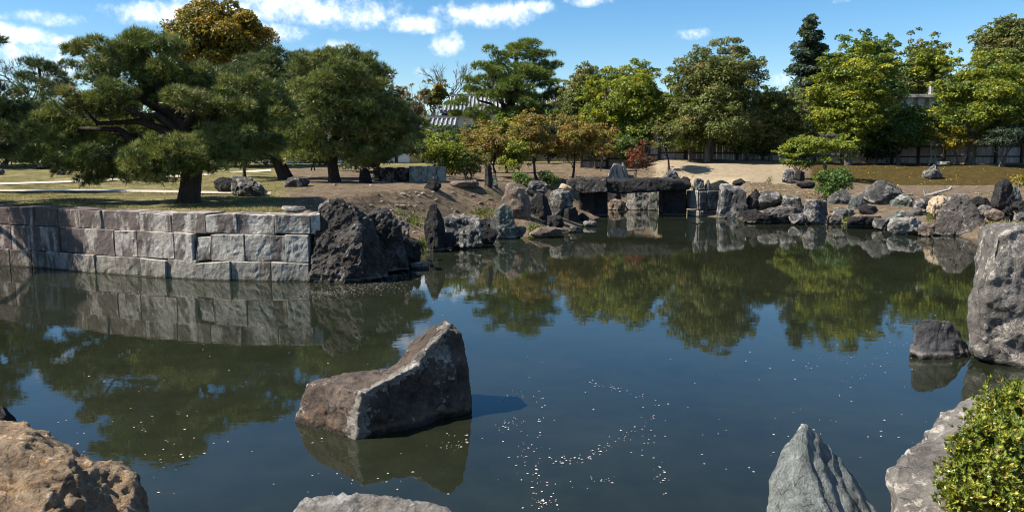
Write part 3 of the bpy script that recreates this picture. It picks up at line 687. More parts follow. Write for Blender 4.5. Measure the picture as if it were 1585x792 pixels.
R('small cream stone perched above the light grey upright block', (864, 284, 886, 297), 'cream', 'round', Y=36.0)
R('low dark rock in front of the light grey upright block', (842, 334, 873, 358), 'dark', 'flat', True)
R('dark blue-grey rock at the foot of the left bridge pier', (862, 319, 898, 354), 'dark', 'block', Y=34.0)
R('small dark stone against the left bridge pier', (894, 329, 912, 346), 'dark', 'round', True)
R('flat speckled stone in the water left of the bridge', (880, 350, 903, 360), 'grey', 'flat', True, depth=.6)
R('white flat stone in the water nearest the bridge opening', (903, 342, 924, 351), 'pale', 'flat', True, depth=.6)

# --- right of the bridge
R('left one of two small stones standing on the cut pier blocks', (1072, 276, 1090, 297), 'grey', 'upright', Y=39.4)
R('right one of two small stones standing on the cut pier blocks', (1089, 277, 1101, 297), 'grey', 'cone', Y=39.5)
R('dark rounded rock behind the upright slab right of the bridge', (1098, 279, 1131, 300), 'dark', 'round', Y=40.0)
R('small dark rock on the bank above the upright slab', (1132, 277, 1154, 290), 'dark', 'round')
R('broad upright grey slab right of the cut pier blocks', (1110, 285, 1160, 338), 'grey', 'block', True, depth=.5)
R('dark wedge of rock leaning on the upright slab', (1154, 292, 1180, 322), 'dark', 'cone', Y=37.6)
R('grey rounded rock lying on the bank right of the upright slab', (1168, 296, 1213, 321), 'grey', 'round', Y=37.6)
R('low dark rock at the waterline below the upright slab', (1150, 324, 1184, 346), 'dark', 'round', True)
R('long low pale-flecked rock along the far waterline', (1180, 320, 1246, 346), 'purple', 'flat', True, depth=.4)
R('upright grey block standing at the far waterline left of the round bush', (1243, 308, 1282, 347), 'grey', 'block', True, depth=.7)
R('small purple stone right of the waterline block', (1281, 332, 1303, 347), 'purple', 'round', True)
R('pointed grey rock standing at the foot of the round bush', (1280, 293, 1330, 326), 'grey', 'cone', Y=37.0, depth=.6)
R('largest pale grey boulder on the right bank with a slanting face', (1327, 280, 1403, 322), 'grey', 'wedge', Y=36.8, depth=.6)
R('grey boulder leaning on the right of the largest bank boulder', (1378, 300, 1423, 331), 'green', 'round', Y=35.6)
R('small dark stone below the largest bank boulder', (1328, 317, 1360, 335), 'dark', 'round', Y=35.0)
R('low dark rock with a white waterline below the bank boulders', (1312, 334, 1367, 354), 'dark', 'flat', True, depth=.5)
R('grey-green rock at the waterline under the leaning boulder', (1366, 325, 1412, 354), 'green', 'round', True)
R('purple rounded stone left of the cream crumbling rock', (1404, 320, 1438, 341), 'purple', 'round', Y=33.4)
R('white-streaked rock with curved bands at the waterline', (1376, 336, 1444, 364), 'pale', 'wedge', True, depth=.6)
R('cream crumbling rock behind the great flat-faced boulder', (1436, 302, 1466, 338), 'cream', 'jag', Y=31.6)
hull_rock('great flat-faced purple-grey boulder at the right waterline', [
    hpts([(1440, 366, 29.5), (1443, 350, 29.6), (1460, 315, 30.0), (1478, 300, 30.3), (1494, 300, 30.3), (1503, 318, 30.1), (1524, 342, 29.6), (1528, 352, 29.4), (1520, 372, 29.1), (1445, 380, 29.5), (1520, 385, 29.2), (1460, 330, 31.2), (1500, 310, 31.6), (1528, 360, 31.0)])],
    'purple', .06, .13, 1.3, 71, ridge=.6, flat=True)
R('dark rock right behind the great flat-faced boulder', (1502, 304, 1533, 321), 'dark', 'round', Y=32.5)
R('pale rubble stone right of the great flat-faced boulder', (1509, 317, 1537, 336), 'pale', 'jag', Y=31.0)
R('reddish stone above the strip of dry grass', (1525, 324, 1556, 341), 'brown', 'round', Y=30.0)
R('black upright stone post on the right bank', (1535, 277, 1567, 322), 'dark', 'upright', Y=33.0, depth=.8)
R('grey-green slab leaning on the black stone post', (1556, 288, 1582, 322), 'green', 'wedge', Y=33.4)
R('dark jagged stone below the leaning slab', (1552, 320, 1571, 341), 'dark', 'jag', Y=30.5)
R('dark boulder cut by the right border', (1567, 310, 1600, 334), 'dark', 'round', Y=31.5)
R('small grey stone at the right border above the huge boulder', (1570, 328, 1600, 347), 'grey', 'round', Y=29.5)
R('low grey rock filling the waterline between the long flecked rock and the upright block', (1222, 330, 1252, 348), 'grey', 'round', True)
R('squat grey rock at the waterline under the pointed grey rock', (1290, 322, 1322, 342), 'grey', 'block', Y=35.2)
R('grey slab half buried between the pointed grey rock and the largest boulder', (1312, 303, 1344, 328), 'green', 'wedge', Y=36.2)
R('low pale rock at the waterline left of the white-streaked rock', (1352, 338, 1386, 356), 'grey', 'flat', True)
R('grey rock half buried above the purple rounded stone', (1412, 306, 1444, 330), 'grey', 'round', Y=34.2)
R('low brown rock at the waterline beneath the cream crumbling rock', (1424, 344, 1450, 366), 'brown', 'round', True)
R('grey block half buried between the lying rock and the waterline block', (1206, 302, 1246, 328), 'grey', 'block', Y=36.6)
R('dark low rock at the waterline left of the long flecked rock', (1170, 330, 1198, 347), 'dark', 'flat', True)
R('solitary grey stone set in the brown moss slope', (1424, 256, 1455, 278), 'grey', 'cone')
R('white flat stone at the foot of the board fence', (1443, 250, 1465, 258), 'pale', 'flat')
R('dark cylindrical stone beside the clipped tree, left of the pair', (1207, 262, 1229, 284), 'grey', 'upright')
R('smaller rock of the pair beside the clipped tree', (1227, 263, 1244, 281), 'dark', 'upright')
R('flat dark slab in shade left of the round bush', (1232, 281, 1260, 292), 'dark', 'flat')
R('grey boulder half hidden behind the right end of the bridge', (1022, 261, 1054, 284), 'grey', 'round', Y=42.5)
R('small dark rock behind the right end of the bridge', (1050, 273, 1068, 285), 'dark', 'round', Y=42.0)

# --- stones on the lawn and the peninsula
R('rough grey boulder on the soil beneath the front pine', (357, 272, 417, 304), 'grey', 'jag', depth=.7)
R('dark round boulder left of the rough grey boulder', (333, 274, 376, 299), 'dark', 'round')
R('low grey rock by the foot of the leaning pine', (440, 274, 480, 290), 'grey', 'flat')
R('white rounded stone on the lawn left of the front pine', (87, 257, 106, 271), 'pale', 'round')
R('flat dark stone on the far lawn behind the white stone', (57, 253, 83, 262), 'dark', 'flat')
R('pale grey stone on the lawn at the left border', (-8, 262, 12, 271), 'grey', 'flat')
R('black wedge-shaped stone on the crest of the peninsula', (656, 275, 684, 297), 'dark', 'cone')
R('low flat pinkish stone on the crest of the peninsula', (696, 279, 742, 292), 'brown', 'flat')
R('black standing stone beside the small trees', (750, 255, 763, 291), 'dark', 'upright')
R('pale slim stone right of the black standing stone', (760, 269, 771, 291), 'green', 'upright')
R('black upright rock at the left end of the stone-lined ditch', (556, 260, 578, 290), 'dark', 'upright', Y=36)

# ------------------------------------------------------------------ stone slab bridge
def part_of(o, parent, name, label=None):
    o.name = name; o.data.name = name
    for k in ('label', 'category', 'group'):
        if k in o: del o[k]
    o.parent = parent; o.location = Vector(o.location) - Vector(parent.location)
    if label: o['label'] = label
    return o
bridge = thing('stone_bridge', 'low bridge of long dark stone slabs over the far inlet', 'bridge', (at(980, 330, 39.5).x, 39.5, 0))
def slab(pts, mat, seed, amp=.09, vox=.07): return hull_rock('x', [hpts(pts)], mat, vox, amp, 1.1, seed, ridge=.6, flat=True)
part_of(slab([(932, 281, 38.4), (936, 297, 38.4), (1000, 276, 38.6), (1050, 279, 38.6), (1070, 286, 38.8), (1066, 293, 38.7), (1010, 296, 38.4), (960, 300, 38.4), (934, 276, 41.6), (1066, 278, 41.6), (934, 290, 41.6), (1066, 290, 41.6)], 'dark', 81), bridge, 'deck_slab')
part_of(slab([(876, 279, 38.1), (880, 289, 38.0), (900, 275, 38.2), (938, 276, 38.2), (941, 297, 38.0), (900, 299, 38.0), (880, 276, 41.5), (940, 277, 41.5), (890, 292, 41.5), (940, 292, 41.5)], 'crag', 82), bridge, 'deck_slab', 'paler weathered end slab')
for i, (x0, x1, y0, y1, Y, mt) in enumerate([(897, 921, 297, 343, 38.5, 'dark'), (919, 940, 297, 341, 38.7, 'dark'), (1027, 1062, 292, 336, 39.0, 'dark'), (1019, 1030, 294, 331, 41.2, 'pale')]):
    g = slab([(x, y, yy) for x in (x0, x1) for y in (y0, y1 + 8) for yy in (Y, Y + 1.6)], mt, 90 + i, .07, .07)
    part_of(g, bridge, 'pier_stone')
pier = thing('stone_pier', 'square-cut granite blocks stacked right of the bridge, lit face coloured paler', 'stone pier', (at(1088, 333, 39.2).x, 39.2, 0))
for i, (x0, x1, y0, y1, Y) in enumerate([(1063, 1081, 295, 323, (39.5, 38.6)), (1081.5, 1094, 296, 324, (38.6, 38.75)), (1094.5, 1113, 295, 325, (38.8, 39.1)), (1064, 1082, 325, 346, (39.4, 38.5)), (1082.5, 1112, 326, 346, (38.5, 39.0))]):
    g = slab([(x, y, yy + q) for x, yy in ((x0, Y[0]), (x1, Y[1])) for y in (y0, y1) for q in (0, 1.3)], 'grey' if i in (1, 2, 4) else 'granite', 97 + i, .045, .05)  # sunlit left face in paler stone, shaded right face in darker stone
    part_of(g, pier, 'stone_block')
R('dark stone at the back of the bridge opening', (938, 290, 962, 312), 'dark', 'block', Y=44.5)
R('low brownish stone under the dark stone in the bridge opening', (940, 308, 968, 330), 'brown', 'flat', Y=43.4, extra_down=.3)
R('pale green slab in the back of the bridge opening', (968, 292, 1006, 328), 'pale', 'block', Y=43.4, depth=.4, extra_down=.3)
R('grey upright stone right of the pale green slab in the bridge opening', (1001, 292, 1022, 331), 'green', 'upright', Y=43.0, extra_down=.3)

# ------------------------------------------------------------------ stone-lined ditch on the peninsula
def box_part(parent, name, x0, x1, y0, y1, Y, dep, mat):
    a, b = at(x0, y1, Y), at(x1, y0, Y); mb = MB(); c = ((a.x + b.x) / 2, Y + dep / 2, (a.z + b.z) / 2)
    mb.box((0, 0, 0), (b.x - a.x, dep, b.z - a.z)); me = mb.mesh(name)
    bm = bmesh.new(); bm.from_mesh(me); bmesh.ops.bevel(bm, geom=bm.edges[:], offset=min(.02, .1 * min(b.x - a.x, b.z - a.z)), segments=1, affect='EDGES'); bm.to_mesh(me); bm.free()
    return link(name, me, M[mat], parent, Vector(c) - Vector(parent.location))
dt = thing('stone_lined_ditch', 'low block lining, shaded half coloured dark, beyond the peninsula crest', 'stone lining', at(620, 288, 38))
for i in range(6): box_part(dt, 'stone_block', 578 + i * 9.2, 578 + i * 9.2 + 9.0, 259 + (i % 2), 286, 38.2 + .03 * (i % 3), .6, 'dark')  # left section: its shadow is put into the darker stone colour
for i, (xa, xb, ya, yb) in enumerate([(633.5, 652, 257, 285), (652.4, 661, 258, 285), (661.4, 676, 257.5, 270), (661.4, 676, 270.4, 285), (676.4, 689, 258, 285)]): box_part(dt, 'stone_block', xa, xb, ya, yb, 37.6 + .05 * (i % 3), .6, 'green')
box_part(dt, 'coping_slab', 584, 660, 283, 289, 36.4, .9, 'grey')

# ------------------------------------------------------------------ board fence along the back
FY = 55.5
fence = thing('board_fence', 'long weathered grey board fence behind the trees on the right', 'fence', (at(1250, 248, FY).x, FY, 2.5))
fx0, fx1 = at(900, 247, FY).x, at(1700, 247, FY).x
nP = 20
for i in range(nP + 1):
    x = fx0 + (fx1 - fx0) * i / nP; zb = ground_z(x, FY)
    mb = MB(); mb.box((0, 0, 0), (.16, .16, 2.2)); link('post', mb.mesh('post'), M['timber'], fence, Vector((x, FY - .1, zb + 1.0)) - fence.location)
    if i < nP:
        xb = fx0 + (fx1 - fx0) * (i + 1) / nP; zb2 = ground_z(xb, FY); mb = MB(); nb = 9
        for k in range(nb):
            xx = x + (xb - x) * (k + .5) / nb; zz = zb + (zb2 - zb) * (k + .5) / nb
            mb.box((xx - x, .02 * (k % 2), (zz - zb) + .97 + random.uniform(-.02, .02)), ((xb - x) / nb * .97, .03, 1.95))
        link('boards', mb.mesh('boards'), M['fence'], fence, Vector((x, FY, zb)) - fence.location, kind='stuff')
        for hz in (.45, 1.15, 1.86):
            mb = MB(); mb.box((0, 0, 0), (xb - x, .07, .09)); link('rail', mb.mesh('rail'), M['timber' if hz < 1.8 else 'fence'], fence, Vector(((x + xb) / 2, FY - .05, (zb + zb2) / 2 + hz)) - fence.location)
# stub of pale plastered wall behind the fence at the right
pw = thing('far_stone_wall', 'pale grey masonry wall showing above the fence between the right trees', 'wall', at(1412, 240, 74))
for i in range(9): box_part(pw, 'wall_slab', 1330 + i * 17, 1346.6 + i * 17, 151 + (i % 2) * .6, 250, 74, .8, 'granite')
box_part(pw, 'coping_slab', 1326, 1484, 146, 151, 73.7, 1.3, 'granite'); box_part(pw, 'post', 1440, 1446, 126, 150, 73.8, .4, 'granite')

# ------------------------------------------------------------------ castle buildings beyond the trees
def tiled_roof(parent, x0, x1, ye, yr, Y, run, hipL=0.0, hipR=0.0, part='roof'):
    """a pitched roof facing the camera: eave at pixel row ye, ridge at row yr; raised rows of round tiles as parts"""
    a, b = at(x0, ye, Y), at(x1, ye, Y); r = at(x0, yr, Y + run); L = Vector(parent.location)
    w_ = b.x - a.x; hl, hr = hipL * w_, hipR * w_
    ov = .25
    V = [(a.x, Y, a.z), (b.x, Y, a.z), (b.x - hr, Y + run, r.z), (a.x + hl, Y + run, r.z), (a.x, Y + 2 * run, a.z), (b.x, Y + 2 * run, a.z)]
    V2 = [(x, y, z - ov) for x, y, z in V]
    me = mesh_np(part, np.array(V + V2) - np.array(L), [np.array([[0, 1, 2, 3], [3, 2, 5, 4], [6, 9, 8, 7], [9, 10, 11, 8], [0, 6, 7, 1], [4, 5, 11, 10], ]), np.array([[0, 3, 4], [1, 5, 2]])])
    rf = link(part, me, M['tile'], parent)
    n = int(w_ / .42)
    for i in range(n + 1):
        x = a.x + .1 + (w_ - .2) * i / n
        t = 1.0
        if hl and x < a.x + hl: t = (x - a.x) / hl
        if hr and x > b.x - hr: t = min(t, (b.x - x) / hr)
        mb = MB(); mb.tube([(x, Y - .08, a.z + .05), (x, Y + run * t * .5, a.z + (r.z - a.z) * t * .5 + .06), (x, Y + run * t, a.z + (r.z - a.z) * t + .06)], .10, 6)
        link('tile_row', mb.mesh('tile_row', True), M['tile_end' if part == 'roof' else 'tile'], rf, Vector((0, 0, 0)) - L)
    mb = MB(); mb.box(((a.x + hl + b.x - hr) / 2, Y + run, r.z + .12), (w_ - hl - hr + .3, .4, .36)); link('ridge', mb.mesh('ridge'), M['tile'], rf, -L)
    mb = MB(); mb.box(((a.x + hl + b.x - hr) / 2, Y + run - .22, r.z + .10), (w_ - hl - hr + .3, .05, .10)); link('ridge_line', mb.mesh('ridge_line'), M['tile_end'], rf, -L)
    return rf
gate = thing('castle_gatehouse', 'white plastered gatehouse with black tiled roof behind the tall green pine', 'building', at(790, 246, 84))
box_part(gate, 'wall', 700, 880, 172, 250, 85.5, 6, 'plaster')
for x in (741, 778, 820): box_part(gate, 'post', x, x + 3.5, 172, 250, 85.3, .3, 'timber')
box_part(gate, 'beam', 700, 880, 172, 176, 85.2, .4, 'timber'); box_part(gate, 'wall', 684, 699.6, 174, 250, 87, 4, 'timber')
tiled_roof(gate, 681, 898, 172, 150, 84, 3.5, .07, .07)
box_part(gate, 'upper_wall', 757, 790, 133, 150, 89.2, 3, 'plaster')
tiled_roof(gate, 748, 800, 136, 124, 88.2, 2.0, .3, .3, 'upper_roof')
wing = thing('castle_wing', 'long white wing with a low tiled roof seen between the pines', 'building', at(560, 250, 74))
box_part(wing, 'wall', 380, 700, 195, 252, 75, 3, 'plaster')
tiled_roof(wing, 376, 705, 196, 184, 74, 2.2)
for x in (430, 480, 530, 580, 611, 652, 690): box_part(wing, 'post', x, x + 4, 196, 252, 74.85, .3, 'timber')
box_part(wing, 'door_panel', 634, 652, 224, 252, 74.8, .1, 'ochre'); box_part(wing, 'door_panel', 612, 634, 219, 252, 74.9, .05, 'plaster')
gw = thing('garden_wall', 'plain pale plaster wall glimpsed behind the small reddish trees', 'wall', at(790, 246, 70))
box_part(gw, 'wall', 706, 905, 214, 250, 70, .5, 'plaster'); box_part(gw, 'coping', 704, 907, 209, 214, 69.7, 1.0, 'tile')
for x in (760, 802, 850): box_part(gw, 'post', x, x + 3, 214, 250, 69.85, .12, 'timber')

# ------------------------------------------------------------------ trees
def unit(v): return v / (np.linalg.norm(v, axis=1)[:, None] + 1e-9)
def leaf_cards(P, N, s, cols, r, aspect=.5):
    """one rhombic leaf per point"""
    n = len(P); N = unit(N); t = unit(np.cross(N, r.normal(size=(n, 3)))); b = np.cross(N, t)
    s = (s * r.uniform(.6, 1.35, n))[:, None]
    fold = N * s * .18
    V = np.stack([P - t * s - b * s * aspect, P - t * s * .6 + b * s * aspect * 1.3 + fold, P + t * s], 1).reshape(-1, 3)
    return V, np.arange(n * 3).reshape(-1, 3), np.repeat(cols, 3, 0)
def pick_cols(n, pal, wts, r, lobe_of=None, nl=1):
    pal = np.array(pal); wts = np.array(wts, float); wts /= wts.sum()
    if lobe_of is None: k = r.choice(len(pal), n, p=wts)
    else:
        lk = r.choice(len(pal), nl, p=wts); k = np.where(r.random(n) < .55, lk[lobe_of], r.choice(len(pal), n, p=wts))
    return pal[k] * r.uniform(.6, 1.45, n)[:, None]
def curve_pts(a, b, n, r, wob, sag=0.0):
    a = np.array(a, float); b = np.array(b, float); t = np.linspace(0, 1, n)[:, None]; L = np.linalg.norm(b - a)
    off = r.normal(size=(n, 3)) * wob * L; off[0] = off[-1] = 0
    p = a + (b - a) * t + off; p[:, 2] += sag * L * np.sin(t[:, 0] * np.pi); return p

def tree(name, label, cat, base, lobes, pal, wts, leaf, dens, r, trunk_r, bark='bark_grey', needles=False, group=None, trunk_pts=None, limbs=7, flat=.62, stems=1, fork=.45, upbias=.35, scat=1.0, fuzz=.3):
    """lobes: (n,4) centre xyz and radius"""
    lobes = np.array(lobes, float); base = Vector(base); t = thing(name, label, cat, base, group); b0 = np.array(base)
    C = lobes[:, :3] - b0; Rr = lobes[:, 3]; nl = len(C); top = C[:, 2].max()
    cnt = np.maximum(8, (dens * Rr ** 2)).astype(int); idx = np.repeat(np.arange(nl), cnt); n = len(idx)
    d = r.normal(size=(n, 3)); d[:, 2] += upbias; d = unit(d)
    if not needles: d[:, 2] = np.where((d[:, 2] < -.35) & (r.random(n) < .75), -d[:, 2] * .6, d[:, 2]); d = unit(d)
    rad = Rr[idx] * (1 - fuzz + (fuzz + .18) * r.random(n) ** .7)
    # lumpy outline of every clump
    rad *= 1 + .34 * vnoise(d * 2.1 + idx[:, None] * 3.7, 3)
    P = C[idx] + d * rad[:, None] * np.array([1, 1, flat])
    cols = pick_cols(n, pal, wts, r, idx, nl)
    if needles:
        # a tuft: thin blades fanning from a point
        kb = 11; up = unit(d * [.8, .8, .6] + [0, 0, .5] + r.normal(size=(n, 3)) * .25); n2 = n * kb
        P = C[idx] + d * (Rr[idx] * (.3 + .8 * r.random(n) ** .55))[:, None] * np.array([1, 1, flat])
        D = unit(np.repeat(up, kb, 0) + r.normal(size=(n2, 3)) * .6); L = leaf * r.uniform(.7, 1.25, n2)[:, None]
        B = np.repeat(P, kb, 0); sd2 = unit(np.cross(D, r.normal(size=(n2, 3)))) * (leaf * .05)
        V = np.stack([B - sd2, B + sd2, B + D * L], 1).reshape(-1, 3); polys = [np.arange(n2 * 3).reshape(-1, 3)]
        cc = np.repeat(np.repeat(cols, kb, 0), 3, 0)
        me = mesh_np('crown', V, polys, cc)
    else:
        N = d * .7 + np.array([0, 0, .45]) + r.normal(size=(n, 3)) * .55 * scat
        V, q, cc = leaf_cards(P, N, leaf, cols, r)
        me = mesh_np('crown', V, [q], cc)
    link('crown', me, M['needle' if needles else 'leaf'], t, kind='stuff')
    # trunk and limbs
    cen = C.mean(0)
    if trunk_pts is None:
        tops = [np.array([cen[0] * .8, cen[1] * .8, top * .72])]
        for s in range(stems):
            off = r.normal(size=3) * [.12, .12, 0] * (stems > 1) * 2; e = tops[0] + (r.normal(size=3) * [.25, .25, .1] * top * .35 if stems > 1 else 0)
            pts = curve_pts(off + [0, 0, -.15], e, 7, r, .03); mb = MB()
            mb.tube(pts, np.linspace(1, .28, 7) * trunk_r * np.array([1.35, 1.05] + [1] * 5), 8); link('trunk', mb.mesh('trunk', True), M[bark], t)
    else:
        pts = np.array([tuple(p) for p in trunk_pts]) - b0; m = len(pts)
        k = np.linspace(0, 1, 4 * m - 3); pts = np.column_stack([np.interp(k, np.linspace(0, 1, m), pts[:, i]) for i in range(3)])
        pts[1:-1] += r.normal(size=(len(pts) - 2, 3)) * trunk_r * .05; mb = MB()
        rr = np.linspace(1, .3, len(pts)) * trunk_r; rr[0] *= 1.35; rr[1] *= 1.08
        mb.tube(pts, rr, 9); link('trunk', mb.mesh('trunk', True), M[bark], t)
    order = np.argsort(-Rr)[:limbs]
    for i in order:
        z0 = np.clip(C[i, 2] * r.uniform(.45, .8), top * fork * .6, top * .7)
        zs = np.interp(z0, np.sort(pts[:, 2]), np.arange(len(pts))); a = pts[int(min(zs, len(pts) - 1))]
        lp = curve_pts(a, C[i] + [0, 0, -.1 * Rr[i]], 6, r, .05, .04); mb = MB(); mb.tube(lp, np.linspace(.5, .12, 6) * trunk_r, 6); link('limb', mb.mesh('limb', True), M[bark], t)
    return t

def fill_lobes(px0, py0, px1, py1, Y, n, r, rel=.26, shape='round', depth=.85):
    """scatter leaf clumps through a crown that fills this box of the photograph at distance Y"""
    a, b = at(px0, py1, Y), at(px1, py0, Y); c = (np.array(a) + np.array(b)) / 2; c[1] = Y
    rx, rz = (b.x - a.x) / 2, (b.z - a.z) / 2; out = []
    nm = max(8, n // 8); ms = []
    for k in range(nm):                     # a crown is several uneven masses, each a cluster of clumps
        u = r.normal(size=3); u /= np.linalg.norm(u); ms.append((u * np.array([1, 1, 1.0]) * r.uniform(.45, .86), r.uniform(.22, .46)))
    for i in range(n):
        mc, mr = ms[i % nm]; u = r.normal(size=3); u /= np.linalg.norm(u); p = mc + u * mr * r.random() ** .4 * np.array([1.15, 1.15, .8])
        if i % 3 == 0 or shape == 'full': p = u * r.random() ** .38 * (.9 if shape != 'full' else 1)
        p = p / max(1, np.linalg.norm(p) / 1.04)
        if shape == 'top': p[2] = abs(p[2]) * 1.5 - .5; 
        p[:2] *= 1 + (.45 if shape != 'full' else .2) * max(0, -p[2]) ; p = p / max(1, np.linalg.norm(p[:2])); rr = rel * (rx * rz) ** .5 * r.uniform(.55, 1.4)
        k = np.array([max(.1, 1 - rr / rx), max(.1, 1 - rr / rx) * depth, max(.1, 1 - rr * .65 / rz)])
        if shape == 'cone': 
            s = 1 - .8 * (p[2] + 1) / 2; p[0] *= s * 1.4; p[1] *= s * 1.4; rr *= .55 + .6 * s
        w_ = c + p * k * [rx, rx, rz]; out.append((*w_, rr))
    if shape not in ('full', 'cone'):           # sprays breaking the outline
        for i in range(int(n * .45)):
            u = r.normal(size=3); u[1] *= .5; u /= np.linalg.norm(u); u[2] = u[2] if u[2] > -.5 else -u[2]
            rr = rel * (rx * rz) ** .5 * r.uniform(.22, .55); q = r.uniform(.85, 1.1); out.append((*(c + u * q * [rx, rx * depth, rz]), rr))
    return out
def base_at(px, py=None, Y=None):
    if Y is None: return ground_hit(px, py)
    x = (px - CX) / F * Y; return Vector((x, Y, ground_z(x, Y)))

# palettes (leaf base colours)
PINE = [(0.1297, 0.1641, 0.0396), (0.0864, 0.125, 0.0343), (0.2075, 0.2265, 0.0594), (0.2421, 0.211, 0.0792)]; PINE_W = [4, 3, 2, .6]
PINED = [(0.0674, 0.1008, 0.0329), (0.048, 0.0792, 0.0278), (0.12, 0.144, 0.0455)]; PINED_W = [4, 3, 2]
PINEB = [(0.12, 0.1725, 0.0288), (0.088, 0.135, 0.024), (0.192, 0.225, 0.042)]; PINEB_W = [4, 2, 2]
YG = [(0.2081, 0.2425, 0.024), (0.1171, 0.1642, 0.0192), (0.3121, 0.3129, 0.0264), (0.0651, 0.1016, 0.0192)]; YG_W = [4, 4, 2, 2]
OLIVE = [(0.1242, 0.1544, 0.0378), (0.0854, 0.1158, 0.0297), (0.2018, 0.2019, 0.0607), (0.2484, 0.1843, 0.0675)]; OLIVE_W = [4, 3, 2.5, .8]
RUST = [(0.2332, 0.1795, 0.0416), (0.1525, 0.169, 0.0325), (0.3409, 0.2113, 0.052), (0.1794, 0.1162, 0.039)]; RUST_W = [4, 3, 2.5, 2]
RED = [(.17, .045, .025), (.11, .05, .025), (.10, .075, .025)]; RED_W = [4, 3, 2]
GREEN = [(0.0805, 0.1395, 0.0286), (0.0626, 0.1078, 0.0234), (0.152, 0.2139, 0.039)]; GREEN_W = [4, 3, 2]
GOLD = [(0.2586, 0.1895, 0.022), (0.1763, 0.1543, 0.0248), (0.3526, 0.2244, 0.0206), (0.1058, 0.1122, 0.0248)]; GOLD_W = [4, 3, 2, 3]
DARKG = [(0.04, 0.0628, 0.0286), (0.0286, 0.0478, 0.0234), (0.0644, 0.0897, 0.039)]; DARKG_W = [4, 3, 1]
YEL = [(.34, .26, .02), (.20, .18, .02), (.11, .12, .02)]; YEL_W = [4, 3, 2]
BLUEG = [(.055, .085, .055), (.04, .065, .042), (.085, .115, .07)]; BLUEG_W = [4, 3, 2]
rr_ = lambda s: np.random.default_rng(s)

# --- pines: each pad is (pixel x, pixel y, half width in pixels, distance offset)
def pine(label, foot, Y, pads, pal, w, trunk, trunk_r, seed, leaf=.13, dens=5200, flat=.5, extra=3, limbs=14):
    r = rr_(seed); base = base_at(foot[0], foot[1]) if Y is None else base_at(foot[0], None, Y); Yb = base.y; lobes = []
    for (px, py, hw, dy) in pads:
        c = at(px, py, Yb + dy); R0 = hw * (Yb + dy) / F
        lobes.append((c.x, c.y, c.z, R0 * .5))
        for k in range(extra * 2):
            a = r.uniform(0, 6.28); q = r.uniform(.25, .95) * R0
            lobes.append((c.x + math.cos(a) * q, c.y + math.sin(a) * q * .9, c.z + (r.uniform(-.30, .34) - .12 * (q / R0) ** 2) * R0, R0 * r.uniform(.18, .38)))
    tp = [at(x, y, Yb + d) for x, y, d in trunk]; tp[0] = Vector((tp[0].x, tp[0].y, ground_z(tp[0].x, tp[0].y) - .1))
    flat += .12; dens *= .165; leaf *= 1.3
    return tree('pine_tree', label, 'pine tree', base, lobes, pal, w, leaf, dens, r, trunk_r, 'bark', True, None, tp, limbs, flat, upbias=.45, fuzz=.35)

pine('spreading black pine with a thick leaning trunk nearest the block wall', (292, 314), None,
     [(215, 68, 55, 0), (262, 72, 45, .4), (172, 78, 40, -.3), (128, 72, 26, -.2), (110, 78, 20, 0), (150, 112, 45, -.5), (205, 105, 60, .5), (255, 108, 55, -.3), (310, 118, 55, .3),
      (125, 160, 50, -.4), (180, 150, 60, -1.0), (240, 150, 62, .8), (300, 160, 58, -.8), (350, 160, 55, .2), (85, 180, 40, .6), (100, 215, 50, .3), (150, 205, 55, .9), (135, 245, 48, -.8), (175, 252, 50, .4),
      (225, 245, 50, -1.5), (262, 232, 50, -1.6), (305, 228, 48, -1.3), (345, 212, 50, -.6), (390, 190, 42, .4), (330, 190, 45, .8), (60, 205, 34, 1.0), (205, 200, 50, 1.3), (280, 195, 55, 1.6), (155, 270, 34, -.2), (205, 268, 34, -.6), (330, 250, 44, -1.0), (372, 238, 40, .3), (412, 222, 40, 1), (252, 268, 38, -1.3), (292, 258, 40, -1.5), (420, 170, 40, .8), (385, 130, 40, .6), (60, 240, 34, .5), (100, 262, 30, .2)],
     PINE, PINE_W, [(292, 318, 0), (296, 280, 0), (302, 240, .1), (292, 205, .1), (268, 175, .2), (250, 140, .1), (235, 100, 0), (222, 72, 0)], .34, 201, .14, 4600, .5, 4, 24)
pine('round-headed pine with an upright trunk left of the stone-lined ditch', (516, 282), None,
     [(520, 92, 50, 0), (565, 98, 35, .3), (475, 105, 45, .3), (540, 120, 60, -.8), (490, 140, 55, -.9), (585, 125, 40, .6), (455, 165, 40, -.3), (510, 165, 55, -1.2), (560, 160, 55, -.8), (600, 165, 45, .2),
      (450, 200, 38, .2), (490, 205, 50, -1.0), (545, 200, 55, -.9), (595, 200, 48, -.4), (630, 205, 38, .4), (470, 232, 34, .3), (620, 185, 40, .8), (560, 228, 40, .5), (520, 140, 60, 1.5), (580, 190, 60, 1.8), (478, 238, 36, -.8), (560, 240, 40, -.6), (605, 232, 40, -.2), (525, 232, 36, -1.0), (640, 190, 30, .4), (455, 215, 34, -.6)],
     PINE, PINE_W, [(518, 284, 0), (514, 255, 0), (516, 220, .1), (528, 195, .2), (520, 160, .2), (522, 120, 0), (520, 90, 0)], .27, 202, .16, 3000, .5, 3, 14)
